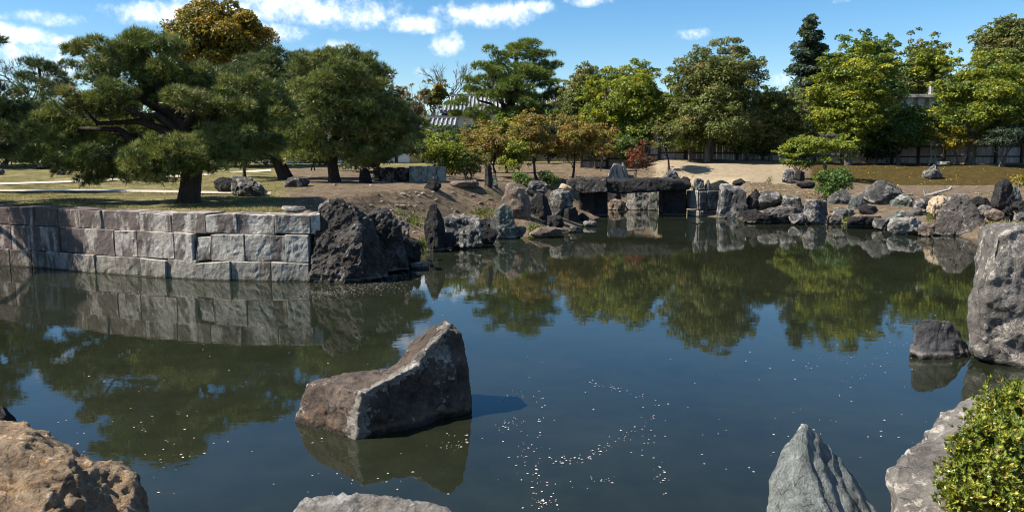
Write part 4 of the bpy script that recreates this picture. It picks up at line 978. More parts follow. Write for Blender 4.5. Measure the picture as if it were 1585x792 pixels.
pine('tall dark pine with twin leaning trunks between the two front pines', (444, 268), 41,
     [(430, 90, 40, 0), (395, 98, 36, .5), (470, 95, 40, .8), (520, 97, 45, 2), (560, 104, 36, 2.5), (410, 120, 55, -.5), (460, 120, 55, .5), (385, 150, 45, 0), (430, 160, 55, -1), (480, 150, 50, 1), (400, 195, 48, -.5), (440, 205, 48, .8), (365, 215, 40, .5), (420, 235, 40, 1), (340, 120, 45, 1), (355, 165, 45, 1), (470, 195, 45, .5), (485, 235, 40, 1), (390, 245, 34, -.5), (412, 100, 40, -.8), (445, 135, 45, -1.2), (405, 170, 45, -1.2), (450, 185, 45, -1), (455, 232, 38, -.6), (370, 185, 42, -.8)],
     PINED, PINED_W, [(444, 268, 0), (425, 235, 0), (400, 200, 0), (420, 150, .3), (430, 85, 0)], .36, 203, .19, 2000, .5, 3, 12)
pine('dark pine leaning in from the left border above the lawn', (-30, 262), 30,
     [(-40, 95, 40, 0), (-60, 110, 45, 0), (5, 170, 34, 0), (30, 175, 30, .5), (-20, 200, 45, .5), (20, 210, 40, -.3), (50, 170, 26, 1), (-60, 180, 50, 0), (5, 235, 30, .4), (-10, 140, 40, .6)],
     PINED, PINED_W, [(-30, 262, 0), (-25, 230, 0), (-45, 180, 0), (-50, 130, 0), (-40, 75, 0)], .3, 204, .17, 2600, .5, 3, 10)
pine('big pine standing outside the left border, one bough reaching into view', (-215, 300), 22.5,
     [(-20, 66, 30, 0), (-80, 70, 55, 0), (-150, 60, 60, .5), (-220, 50, 60, -.5), (-100, 120, 60, -1.2), (-170, 120, 70, -2), (-240, 110, 70, .5), (-110, 165, 50, -2.2), (-190, 170, 70, -2.4), (-260, 170, 70, 0), (-130, 205, 50, 1.5), (-120, 100, 60, 2)],
     PINED, PINED_W, [(-215, 310, 0), (-205, 250, 0), (-190, 190, -.3), (-180, 120, 0), (-170, 65, 0)], .28, 212, .16, 4200, .5, 3, 10)
pine('distant layered pine in front of the bare tree at the far left', (70, 250), 62,
     [(60, 102, 28, 0), (45, 120, 24, 0), (80, 112, 26, .5), (105, 100, 22, .8), (30, 140, 24, .5), (75, 140, 34, -.5), (100, 130, 28, .5), (125, 78, 18, 0), (60, 170, 40, 0), (95, 175, 36, 1), (25, 180, 36, 1), (120, 200, 40, 1), (40, 215, 40, 1), (80, 215, 34, 1)],
     PINED, PINED_W, [(70, 250, 0), (72, 200, 0), (66, 150, 0), (60, 105, 0)], .3, 205, .26, 950, .45, 3, 10)
pine('low young pine on the lawn right of the front pine, under the leaning trunks', (378, 262), 44,
     [(375, 195, 24, 0), (355, 210, 22, 0), (395, 212, 24, 0), (372, 222, 26, -.4), (350, 232, 20, .2)],
     PINE, PINE_W, [(378, 262, 0), (377, 235, 0), (374, 200, 0)], .09, 206, .2, 1700, .5, 2, 5)
pine('low dark pine behind the upright-trunked pine', (585, 262), 46,
     [(575, 215, 34, 0), (610, 222, 34, 0), (550, 235, 34, 0), (590, 240, 36, .4), (635, 232, 26, .4), (560, 255, 24, 0)],
     PINED, PINED_W, [(585, 262, 0), (584, 240, 0), (580, 215, 0)], .14, 207, .2, 1500, .5, 3, 6)
pine('tall bright green pine with flat layered boughs before the white gatehouse', (788, 240), 68,
     [(800, 76, 34, 0), (775, 88, 34, -.5), (830, 88, 32, .3), (765, 105, 38, -1), (805, 108, 45, -1.5), (845, 104, 32, 0), (750, 125, 34, -.5), (790, 128, 42, -2), (835, 128, 38, -1), (862, 100, 18, .3), (735, 142, 30, 0), (770, 150, 38, -2), (815, 150, 40, -2), (852, 148, 28, 0),
      (745, 186, 24, -1), (790, 190, 30, -1), (835, 188, 30, -1), (870, 182, 22, 0), (715, 158, 24, 0), (730, 172, 22, -1), (760, 172, 26, -1), (800, 172, 34, -1), (840, 170, 28, 0), (705, 176, 18, -.5), (865, 165, 20, .5)],
     PINEB, PINEB_W, [(788, 250, 0), (785, 200, 0), (790, 150, 0), (798, 110, 0), (800, 78, 0)], .42, 208, .22, 1700, .3, 2, 18)

# --- broadleaf trees: label, box in the photograph, foot x, distance, palette, clumps, density, leaf size, trunk radius
def broad(label, box, footx, Y, pal, w, n, seed, leaf=.10, dens=330, tr=.16, bark='bark_grey', rel=.26, shape='round', stems=1, limbs=7, flat=.62, name='broadleaf_tree', cat='tree', depth=.85, footy=None):
    r = rr_(seed); base = base_at(footx, footy) if footy else base_at(footx, None, Y); Y = base.y if footy else Y
    rel *= .88; n = int(n * 2.4); tr *= .8; dens *= 2.9 if Y < 58 else 1.9; leaf *= .76 if Y < 58 else .86; flat = min(.8, flat + .1); e_ = (box[2] - box[0]) * .07; box = (box[0] - e_, box[1] - 2, box[2] + e_, box[3] + 3)
    return tree(name, label, cat, base, fill_lobes(*box, Y, n, r, rel, shape, depth), pal, w, leaf, dens, r, tr, bark, False, None, None, limbs, flat, stems)
broad('huge golden-leaved round tree towering behind the pines on the left', (264, 0, 416, 150), 340, 92, GOLD, GOLD_W, 90, 301, .20, 210, .5, rel=.24, limbs=8, shape='full')
broad('olive tree left of the yellow-green tree above the fence', (868, 106, 940, 250), 905, 60, OLIVE, OLIVE_W, 50, 302, .11, 420, .2)
broad('tall yellow-green tree with several pale stems left of the fence', (905, 104, 1046, 234), 944, 57, YG, YG_W, 75, 303, .11, 420, .2, 'bark_grey', stems=3, rel=.22)
broad('tall russet-tinged tree with a broad crown standing before the fence', (1040, 70, 1192, 240), 1096, 53.5, OLIVE, OLIVE_W, 90, 304, .10, 430, .24, rel=.21, stems=2)
broad('lower russet-olive tree right of the tall russet-tinged tree', (1140, 138, 1246, 245), 1190, 54.5, OLIVE, OLIVE_W, 60, 305, .10, 420, .18, rel=.23)
broad('pale olive shrubby tree left of the tall russet-tinged tree', (1040, 140, 1090, 235), 1066, 54, OLIVE, OLIVE_W, 26, 306, .10, 420, .1)
broad('large yellow-green tree with tiered clumps at the centre right', (1258, 72, 1388, 232), 1310, 52.5, YG, YG_W, 80, 307, .11, 420, .26, rel=.21, flat=.45)
broad('large yellow-green tree with a dark heart at the far right', (1448, 86, 1610, 230), 1500, 52.5, YG, YG_W, 85, 308, .11, 420, .26, rel=.20, flat=.5, stems=3)
broad('dark green tree crown behind the tiered yellow-green tree', (1282, 50, 1400, 190), 1340, 66, GREEN, GREEN_W, 60, 309, .13, 330, .3, rel=.22)
broad('olive-green tree behind the masonry wall between the two large trees', (1370, 56, 1470, 240), 1420, 80, OLIVE, OLIVE_W, 55, 310, .15, 260, .3, rel=.24)
broad('yellow-green tree top just left of the far right tree', (1405, 74, 1470, 132), 1440, 78, YG, YG_W, 30, 311, .13, 330, .2)
broad('brownish olive tree rising at the top right corner', (1502, 34, 1610, 130), 1560, 76, OLIVE, OLIVE_W, 55, 312, .14, 270, .3, rel=.24)
broad('yellow-leaved small tree with a forked pale stem before the fence', (1420, 182, 1462, 222), 1432, 53, YEL, YEL_W, 12, 313, .10, 330, .06, 'bark_pale', stems=2, limbs=4)
broad('golden small tree right of the forked pale stem', (1450, 198, 1506, 240), 1478, 52.5, YEL, YEL_W, 16, 314, .10, 420, .09, limbs=5)
broad('bluish green spreading small tree at the right border', (1516, 190, 1605, 236), 1545, 50.5, BLUEG, BLUEG_W, 36, 315, .08, 520, .09, stems=3, shape='top')
broad('clipped light green tree with tiered pads above the round bush', (1212, 205, 1325, 262), 1280, 46, YG, YG_W, 30, 316, .08, 520, .09, flat=.42, rel=.24, shape='round')
broad('bright green clipped pads left of the tiered tree on the right', (1210, 218, 1262, 268), 1236, 46.5, GREEN, GREEN_W, 16, 317, .08, 520, .06, flat=.45)
broad('yellow-green small tree with a leaning stem beside the ditch', (650, 210, 726, 268), 668, 40, YG, YG_W, 36, 318, .075, 560, .08, stems=2, rel=.24)
broad('grey-green bushy small tree with many stems beside the low pinkish stone', (682, 225, 755, 275), 722, 42, OLIVE, OLIVE_W, 34, 319, .075, 560, .06, stems=4, rel=.24)
broad('rust-tipped small tree behind the grey-green bushy one', (708, 188, 775, 246), 742, 50, RUST, RUST_W, 34, 320, .09, 460, .1, rel=.24)
broad('light green small tree left of the rust-brown pair', (745, 182, 812, 240), 786, 50, YG, YG_W, 34, 321, .09, 460, .11, 'bark', rel=.24)
broad('orange-tinged small tree, left one of the rust-brown pair', (775, 176, 866, 256), 832, 46, RUST, RUST_W, 44, 322, .085, 480, .11, 'bark', rel=.22)
broad('yellow small shrub tree under the orange-tinged tree', (765, 215, 820, 272), 806, 44, YG, YG_W, 20, 323, .08, 480, .06)
broad('reddish brown small tree, right one of the rust-brown pair', (846, 180, 932, 254), 889, 47, RUST, RUST_W, 44, 324, .085, 480, .11, 'bark', rel=.22)
broad('dark green tree filling the gap behind the rust-brown pair', (855, 150, 960, 245), 900, 63, DARKG, DARKG_W, 40, 325, .13, 300, .2)
broad('small olive tree with a dark stem beyond the bridge', (1000, 184, 1052, 236), 1035, 49, OLIVE, OLIVE_W, 24, 326, .085, 460, .09, 'bark')
broad('thin crimson-leaved shrub beside the weathered stump', (966, 220, 1012, 268), 988, 46.5, RED, RED_W, 18, 327, .075, 260, .04, stems=3, limbs=5)
broad('olive screen tree before the fence right of the crimson shrub', (1040, 196, 1100, 240), 1068, 54.2, YG, YG_W, 20, 328, .1, 420, .08)
broad('dark evergreen behind the fence between the russet trees', (1130, 150, 1250, 240), 1180, 64, DARKG, DARKG_W, 40, 329, .13, 300, .2)
broad('dark evergreen behind the fence at the far right', (1380, 165, 1530, 240), 1450, 60, DARKG, DARKG_W, 44, 330, .13, 300, .2)
broad('dark shade tree before the fence under the tiered yellow-green tree', (1325, 168, 1452, 238), 1385, 54.2, GREEN, GREEN_W, 40, 331, .11, 360, .2)
broad('dark evergreen behind the yellow-green tree left of the fence', (930, 150, 1060, 240), 1000, 66, DARKG, DARKG_W, 40, 332, .13, 300, .2)
broad('small round golden-green tree left of the gatehouse roof', (652, 123, 694, 172), 672, 90, GOLD, [1, 3, .5, 4], 22, 333, .17, 240, .2)
broad('dark round-topped pine-like tree right of the pale grey twigs', (690, 150, 730, 180), 712, 92, GREEN, GREEN_W, 16, 334, .17, 240, .2)
broad('dark evergreen mass behind the front pine at the left', (95, 150, 260, 250), 190, 58, DARKG, DARKG_W, 60, 335, .14, 260, .25, rel=.22)
broad('dark evergreen behind the leaning twin-trunk pine', (300, 100, 460, 250), 380, 64, DARKG, DARKG_W, 60, 336, .15, 260, .3, rel=.22)
broad('broad low evergreen on the far side of the left lawn', (-60, 150, 90, 245), 10, 66, DARKG, DARKG_W, 50, 337, .15, 260, .25, rel=.22)
broad('evergreen behind the round-headed pine and the long wing', (470, 120, 640, 250), 560, 84, DARKG, DARKG_W, 50, 338, .18, 180, .3, rel=.22)
broad('low round shrub far across the lawn behind the front pine', (60, 222, 130, 258), 95, 56, GREEN, GREEN_W, 20, 339, .12, 300, .06)
broad('second low round shrub far across the lawn, nearer the pine trunk', (150, 222, 250, 256), 200, 60, DARKG, DARKG_W, 22, 340, .12, 300, .06)
broad('distant dark tree closing the view beyond the left border', (-260, 90, -60, 250), -160, 60, DARKG, DARKG_W, 50, 341, .15, 240, .3, rel=.22)
broad('distant green tree closing the view beyond the right border', (1600, 70, 1790, 240), 1690, 58, GREEN, GREEN_W, 60, 342, .14, 280, .3, rel=.22)
broad('tall dark evergreen behind the fence left of the masonry wall', (1290, 100, 1378, 240), 1340, 70, DARKG, DARKG_W, 50, 343, .14, 300, .25, rel=.22)
broad('broad dark evergreen closing the gap behind the far right tree', (1462, 110, 1620, 240), 1540, 64, GREEN, GREEN_W, 60, 344, .14, 300, .25, rel=.22)
broad('olive evergreen behind the conifer at the centre right', (1200, 142, 1290, 240), 1245, 68, OLIVE, OLIVE_W, 44, 345, .14, 300, .25, rel=.22)
broad('olive thicket between the yellow-green tree and the tall russet-tinged tree', (1000, 150, 1075, 240), 1040, 60, OLIVE, OLIVE_W, 34, 346, .12, 320, .15, rel=.24)
broad('low yellow-green tree filling in behind the ditch and the long wing', (640, 202, 700, 250), 676, 56, YG, YG_W, 30, 351, .10, 420, .08, rel=.24, stems=2)
broad('rust and green small tree between the standing stones and the orange-tinged tree', (728, 200, 800, 262), 762, 45, RUST, RUST_W, 34, 352, .085, 480, .08, 'bark', rel=.24, stems=2)
broad('dark evergreen hedge tree added as dark shade behind the rust-brown pair', (790, 190, 900, 246), 850, 62, DARKG, DARKG_W, 34, 353, .12, 320, .1, rel=.24)  # added so the backdrop behind the trunks reads as dark shade
broad('dark evergreen hedge tree added as dark shade behind the yellow small trees', (690, 195, 800, 246), 745, 63, DARKG, DARKG_W, 34, 354, .12, 320, .1, rel=.24)  # also put in as dark shade, covering the bright wall
broad('rust-leaved small tree between the reddish brown tree and the pale stems', (905, 195, 960, 246), 930, 52, RUST, RUST_W, 24, 355, .09, 440, .07, rel=.24)
broad('shaded evergreen at the foot of the fence behind the crimson shrub', (955, 190, 1040, 246), 1000, 56.5, DARKG, DARKG_W, 26, 356, .11, 340, .1, rel=.24)
broad('dark evergreen showing under the tiered yellow-green tree behind the fence', (1240, 160, 1345, 246), 1290, 61, DARKG, DARKG_W, 40, 357, .12, 320, .12, rel=.24)
broad('olive background tree in the gap right of the tall green pine', (840, 128, 925, 245), 880, 76, OLIVE, OLIVE_W, 40, 358, .14, 260, .2, rel=.24)
broad('green background tree in the gap left of the tall russet-tinged tree', (1005, 138, 1085, 245), 1045, 74, GREEN, GREEN_W, 36, 359, .14, 260, .2, rel=.24)
broad('green background tree between the russet trees and the conifer', (1165, 132, 1250, 245), 1208, 76, GREEN, GREEN_W, 36, 360, .14, 260, .2, rel=.24)
broad('brownish background tree between the long wing and the gatehouse', (585, 138, 672, 245), 628, 96, RUST, RUST_W, 36, 361, .18, 200, .2, rel=.24)
broad('green background tree behind the small trees left of the gatehouse', (640, 196, 725, 245), 680, 67, GREEN, GREEN_W, 30, 362, .13, 260, .15, rel=.24)
broad('green background tree at the foot of the tall green pine', (770, 165, 880, 245), 825, 66, GREEN, GREEN_W, 40, 363, .13, 260, .15, rel=.24)
broad('dark leafy shrub at the fence foot between the pale stems and the crimson shrub', (935, 206, 1000, 250), 968, 54.5, GREEN, GREEN_W, 22, 364, .10, 360, .06, rel=.26, stems=3)
broad('dark leafy shrub at the fence foot left of the pale stems', (890, 205, 950, 250), 918, 54.8, DARKG, DARKG_W, 22, 365, .10, 360, .06, rel=.26, stems=3)
broad('dark leafy shrub at the fence foot under the tiered yellow-green tree', (1320, 196, 1400, 250), 1360, 54.3, DARKG, DARKG_W, 24, 366, .10, 360, .06, rel=.26, stems=3)
broad('dark leafy shrub at the fence foot under the tall russet-tinged tree', (1120, 196, 1200, 248), 1160, 54.8, GREEN, GREEN_W, 24, 367, .10, 360, .06, rel=.26, stems=3)
broad('dark evergreen shrub in the shade behind the upright-trunked pine', (440, 212, 530, 262), 485, 52, DARKG, DARKG_W, 26, 371, .11, 320, .06, rel=.26, stems=3)
broad('dark evergreen shrub in the shade left of the stone-lined ditch', (520, 222, 610, 264), 560, 50, DARKG, DARKG_W, 26, 372, .11, 320, .06, rel=.26, stems=3)
broad('dark evergreen shrub far behind the young pine on the lawn', (310, 222, 400, 258), 350, 62, DARKG, DARKG_W, 26, 373, .12, 300, .06, rel=.26, stems=3)
broad('dark evergreen shrub at the far edge of the lawn near the left border', (-30, 215, 70, 256), 20, 62, DARKG, DARKG_W, 26, 374, .12, 300, .06, rel=.26, stems=3)
# tall conifer
r_ = rr_(350); lob = []
for i in range(90):
    t_ = i / 89; y_ = 26 + t_ * 150; hw = (8 + 33 * min(1, t_ * 2.2)) * r_.uniform(.6, 1.0); c_ = at(1256 + r_.uniform(-1, 1) * hw * .8, y_, 78 + r_.uniform(-1, 1) * 1.6); lob.append((c_.x, c_.y, c_.z, (5 + 7 * min(1, t_ * 2)) * 78 / F * r_.uniform(.8, 1.3)))
tree('conifer_tree', 'tall narrow dark conifer rising above the right-hand trees', 'conifer', base_at(1256, None, 78), lob, BLUEG[:2] + DARKG[:1], [2, 3, 3], .15, 520, r_, .35, 'bark', False, None, None, 6, .55)

# --- bare winter trees
def bare(label, footx, Y, top_py, spread_px, seed, first=.5, tr=.16, bark='bark_grey', levels=5, lean=0):
    r = rr_(seed); base = base_at(footx, None, Y); t = thing('bare_tree', label, 'bare tree', base); H = at(footx, top_py, Y).z - base.z; sp = spread_px * Y / F
    mbT, mbB = MB(), MB(); st = np.array([lean * .2, 0, H * first]); mbT.tube(curve_pts([0, 0, -.2], st, 6, r, .02), np.linspace(1.2, .75, 6) * tr, 7)
    def grow(p, d, L, rad, lev):
        e = p + d * L; mbB.tube(curve_pts(p, e, 4, r, .05), np.linspace(1, .6, 4) * rad, 4, False)
        if lev == 0: return
        for k in range(3 if lev > 1 else 4):
            nd = d + r.normal(size=3) * .42 + [0, 0, .12]; nd /= np.linalg.norm(nd)
            grow(p + d * L * r.uniform(.55, 1.0), nd, L * r.uniform(.55, .8), rad * .58, lev - 1)
    L0 = (H * (1 - first)) * .42
    for k in range(5):
        a = k * 1.256 + r.uniform(-.3, .3); d = np.array([math.cos(a) * sp * .5, math.sin(a) * sp * .5, H * (1 - first) * .8]); d /= np.linalg.norm(d); grow(st, d, L0, tr * .5, levels - 1)
    link('trunk', mbT.mesh('trunk', True), M[bark], t); link('branches', mbB.mesh('branches'), M[bark], t, kind='stuff'); return t
bare('leafless tree with fine grey twigs at the far left skyline', 58, 86, 70, 90, 401, .5, .2)
bare('leafless pale tree against the sky left of the tall green pine', 700, 105, 90, 80, 402, .55, .2)
bare('bushy leafless brown tree right of the round-headed pine', 634, 88, 124, 90, 403, .35, .16, levels=5)
bare('low leafless brown tree beside the round golden-green tree', 655, 84, 150, 60, 404, .3, .12)

# --- bushes
def bush(label, box, pal, w, seed, Y=None, leaf=.05, dens=1400, n=26, name='clipped_bush', footy=None):
    r = rr_(seed); xc = (box[0] + box[2]) / 2; base = base_at(xc, box[3]) if Y is None else base_at(xc, None, Y); Y = base.y + (box[2] - box[0]) * .3 * base.y / F
    base = Vector((base.x, Y, ground_z(base.x, Y)))
    return tree(name, label, 'bush', base, fill_lobes(box[0], box[1], box[2], box[3] + 3, Y, n, r, .36, 'full'), pal, w, leaf, dens, r, .03, 'bark_grey', False, None, None, 5, .8, 3)
bush('round glossy dark green bush above the far right waterline', (1258, 257, 1326, 311), GREEN, GREEN_W, 501, leaf=.06, dens=1500, n=34)
bush('small round green bush left of its twin behind the tall brown peak', (789, 264, 827, 287), GREEN, GREEN_W, 502)
bush('small round green bush right of its twin, nearer the bridge', (825, 263, 870, 292), GREEN, GREEN_W, 503)
bush('little yellow-leaved shrub on the moss at the right border', (1556, 268, 1600, 290), YEL, YEL_W, 504, leaf=.07, dens=600, n=12)

# --- weathered stump with roots
stump = thing('tree_stump', 'weathered grey stump with tangled roots behind the bridge', 'stump', ground_hit(957, 276))
r_ = rr_(520); sY = stump.location.y; kx = sY / F
mb = MB(); mb.tube([(0, 0, -.1), (0, 0, .35), (.03, 0, .75)], [.55, .42, .40], 10); link('stump_body', mb.mesh('stump_body', True), M['deadwood'], stump)
for k in range(11):
    a = k * .571 + r_.uniform(-.2, .2); q = r_.uniform(.5, .75); mb = MB()
    mb.tube([(math.cos(a) * .25, math.sin(a) * .25, r_.uniform(.75, .95)), (math.cos(a + .1) * .42, math.sin(a + .1) * .42, .5), (math.cos(a + .2) * .55, math.sin(a + .2) * .5, .2), (math.cos(a + .3) * q, math.sin(a + .3) * q, -.06)], [.05, .085, .075, .04], 6)
    link('root', mb.mesh('root', True), M['deadwood'], stump)
# --- fallen branch on the right bank
fb = thing('fallen_branch', 'bleached fallen branch lying above the right bank boulders', 'branch', ground_hit(1452, 303))
r_ = rr_(521); b0 = fb.location
def fbp(px, py): return tuple(at(px, py, b0.y) - b0)
mb = MB(); mb.tube([fbp(1430, 303), fbp(1440, 302), fbp(1455, 297), fbp(1468, 294), fbp(1478, 290)], [.10, .08, .065, .05, .03], 7); link('stem', mb.mesh('stem', True), M['deadwood'], fb)
for a_, b_ in (((1432, 303), (1429, 294)), ((1452, 298), (1440, 306)), ((1468, 294), (1473, 288))):
    mb = MB(); mb.tube([fbp(*a_), fbp((a_[0] + b_[0]) / 2 + 1, (a_[1] + b_[1]) / 2), fbp(*b_)], [.06, .05, .025], 6); link('twig', mb.mesh('twig', True), M['deadwood'], fb)
# roots crawling over the peninsula slope
for lab, pts in (('bleached root crawling down the slope right of the corner rocks', [(601, 318), (606, 326), (616, 332), (624, 340), (627, 348)]), ('thin root on the slope left of the black pillar', [(628, 346), (642, 352), (656, 361), (664, 370)])):
    hits = [ground_hit(*p) for p in pts]; o0 = hits[0]; mb = MB(); mb.tube([tuple(h - o0 + Vector((0, 0, .03))) for h in hits], np.linspace(.045, .02, len(hits)), 6); tag(link('root', mb.mesh('root', True), M['bark_grey'], None, o0), lab, 'root')

# ------------------------------------------------------------------ the near azalea bush
def azalea():
    r = rr_(600); Yc = 5.35; c = at(1560, 715, Yc); base = Vector((c.x, Yc, ground_z(c.x, Yc)))
    t = thing('azalea_bush', 'bright green small-leaved bush filling the lower right corner', 'bush', base)
    lob = []
    for (px, py, hw, Y) in [(1520, 690, 45, 5.2), (1500, 740, 40, 5.1), (1560, 650, 50, 5.5), (1590, 700, 60, 5.3), (1550, 760, 60, 5.0), (1480, 765, 26, 5.05), (1620, 640, 60, 5.5), (1500, 790, 40, 4.9), (1600, 790, 70, 4.9), (1560, 700, 60, 5.2), (1640, 740, 60, 5.2), (1530, 660, 22, 5.5), (1548, 622, 18, 5.6), (1575, 612, 20, 5.6), (1500, 700, 20, 5.15), (1478, 728, 16, 5.1), (1466, 752, 15, 5.05), (1515, 668, 16, 5.3), (1495, 770, 24, 4.85), (1545, 730, 26, 4.85), (1570, 690, 24, 5.0)]:
        p = at(px, py, Y); lob.append((*(p - base), hw * Y / F))
    lob = np.array(lob)
    # one sprig: a rosette of pointed leaves
    def sprig_mesh(s):
        q = rr_(s); V = []; Fc = []; Cc = []; young = q.random() < .6
        for k in range(7):
            a = k * 2.4 + q.uniform(-.3, .3); el = q.uniform(.15, 1.1); L = q.uniform(.022, .034); W = L * .24; d = np.array([math.cos(a) * math.cos(el), math.sin(a) * math.cos(el), math.sin(el)]); sd = np.array([-math.sin(a), math.cos(a), 0]); up = np.cross(d, sd)
            o0 = np.array([0, 0, q.uniform(-.03, .01)]); i = len(V)
            V += [o0, o0 + d * L * .45 + sd * W + up * -.003, o0 + d * L * .5 - up * .004, o0 + d * L * .45 - sd * W + up * -.003, o0 + d * L + up * .002]
            Fc += [[i, i + 1, i + 2], [i, i + 2, i + 3], [i + 1, i + 4, i + 2], [i + 3, i + 2, i + 4]]
            cl = np.array([(.15, .20, .024), (.24, .26, .032), (.08, .12, .018), (.33, .30, .035), (.18, .10, .035)][q.choice(5, p=[.38, .24, .24, .09, .05])]) * q.uniform(.8, 1.2); Cc += [cl] * 5
        return np.array(V), np.array(Fc), np.array(Cc)
    sp = [sprig_mesh(700 + k) for k in range(8)]; sm = [mesh_np('sprig', v, [f], c) for v, f, c in sp]
    pts = []
    for i in range(4300):
        k = r.choice(len(lob), p=lob[:, 3] ** 2 / (lob[:, 3] ** 2).sum()); d = r.normal(size=3); d[2] += .3; d /= np.linalg.norm(d)
        rad = lob[k, 3] * (.5 + .62 * r.random() ** .8) * (1 + .42 * vnoise((d * 2.5 + k)[None], 4)[0]); pts.append((lob[k, :3] + d * rad, d))
    # those nearest the viewer on the outside stand as sprigs of their own
    def outer(p): return min((np.linalg.norm(p - lob[j, :3]) / lob[j, 3]) for j in range(len(lob)))
    sc_ = np.array([outer(p) for p, d in pts]); vis = sc_ - .25 * np.array([p[1] for p, d in pts]) + .1 * np.array([p[2] for p, d in pts]); order = np.argsort(-vis)
    Vs, Fs, Cs, n = [], [], [], 0
    for rank, i in enumerate(order):
        p, d = pts[i]; k = i % 8; dirv = Vector(d * .8 + [0, 0, .55]).normalized(); rot = dirv.to_track_quat('Z', 'Y') @ Vector((0, 0, 1)).rotation_difference(Vector((0, 0, 1)))
        s = r.uniform(.9, 1.75)
        if rank < 280:
            o = link('sprig', sm[k], M['azalea'], t, p); o.rotation_euler = rot.to_euler(); o.scale = (s, s, s)
        else:
            Rm = np.array(rot.to_matrix()) * s; v, f, c_ = sp[k]; Vs.append(v @ Rm.T + p); Fs.append(f + n); Cs.append(c_); n += len(v)
    link('foliage', mesh_np('foliage', np.concatenate(Vs), [np.concatenate(Fs)], np.concatenate(Cs)), M['azalea'], t, kind='stuff')
    for k in range(16):
        e = lob[r.integers(len(lob)), :3]; mb = MB(); mb.tube(curve_pts(r.normal(size=3) * [.1, .1, 0] + [0, 0, -.1], e, 5, r, .05), np.linspace(.012, .004, 5), 5); link('stem', mb.mesh('stem', True), M['bark'], t)
azalea()

# ------------------------------------------------------------------ grass, petals and fallen leaves
def blades(name, label, pts, L, cols, seed, cat='grass', wdt=.06, mat='leaf'):
    r = rr_(seed); P = np.array(pts); n = len(P); D = unit(r.normal(size=(n, 3)) * [.45, .45, .1] + [0, 0, 1]); Ls = L * r.uniform(.5, 1.3, n)[:, None]
    S = unit(np.cross(D, r.normal(size=(n, 3)))) * L * wdt; bend = r.normal(size=(n, 3)) * [.25, .25, 0] * L
    V = np.stack([P - S, P + S, P + D * Ls * .6 + S * .7, P + D * Ls * .6 - S * .7, P + D * Ls + bend], 1).reshape(-1, 3); q = np.arange(n) * 5
    c = np.repeat(pick_cols(n, cols, [1] * len(cols), r), 5, 0)
    return tag(link(name, mesh_np(name, V, [np.stack([q, q + 1, q + 2, q + 3], 1), np.stack([q + 3, q + 2, q + 4], 1)], c), M[mat]), label, cat, kind='stuff')
r_ = rr_(800); pts = []
for i in range(4200):
    p = at(r_.uniform(1362, 1500), 800, r_.uniform(4.2, 4.9)); pts.append((p.x, p.y, ground_z(p.x, p.y) - .01))
blades('dry_grass', 'straw-coloured dry grass at the foot of the near bush', pts, .09, [(.34, .27, .12), (.25, .21, .09), (.42, .34, .17)], 801, wdt=.035)
pts = []
for i in range(1600):
    p = at(r_.uniform(1522, 1600), 345, r_.uniform(22, 30)); pts.append((p.x, p.y, ground_z(p.x, p.y)))
blades('bank_grass', 'strip of yellow grass on the bank behind the huge boulder', pts, .22, [(.26, .23, .06), (.20, .20, .05), (.30, .25, .08)], 802)
pts = []
for (px, py, sx, sy, n) in [(828, 357, 10, 7, 160), (838, 335, 8, 6, 80), (640, 345, 14, 10, 180), (655, 378, 8, 8, 120), (745, 332, 16, 6, 160), (1311, 341, 6, 6, 100), (1190, 282, 4, 4, 40), (620, 335, 10, 10, 80), (1075, 292, 8, 2, 80), (1438, 338, 5, 8, 80)]:
    for i in range(n):
        g = ground_hit(px + r_.normal() * sx * .6, py + r_.normal() * sy * .6); pts.append((g.x, g.y, max(.02, g.z)))
blades('bank_weeds', 'small tufts of green weeds between the shore rocks', pts, .16, [(.10, .15, .02), (.15, .18, .03), (.07, .11, .02)], 803, 'weeds', .10)
# grass on the left lawn
pts = []
for i in range(26000):
    Yl = 19.5 + 26 * r_.random() ** 1.6; p = at(r_.uniform(-20, 470), 300, Yl); z = ground_z(p.x, p.y) if i < 0 else 0; pts.append((p.x, p.y, z))
pts = np.array(pts); dd, _s = shore_info(pts[:, :2]); keep = dd > .6; pts = pts[keep]; pts[:, 2] = height(pts[:, :2]) - .01
pts = pts[vnoise(pts * .9, 12) > -.25]
blades('lawn_grass', 'short dry and mossy grass covering the lawn above the block wall', pts, .07, [(.17, .145, .05), (.24, .195, .09), (.10, .105, .03)], 804, wdt=.10)

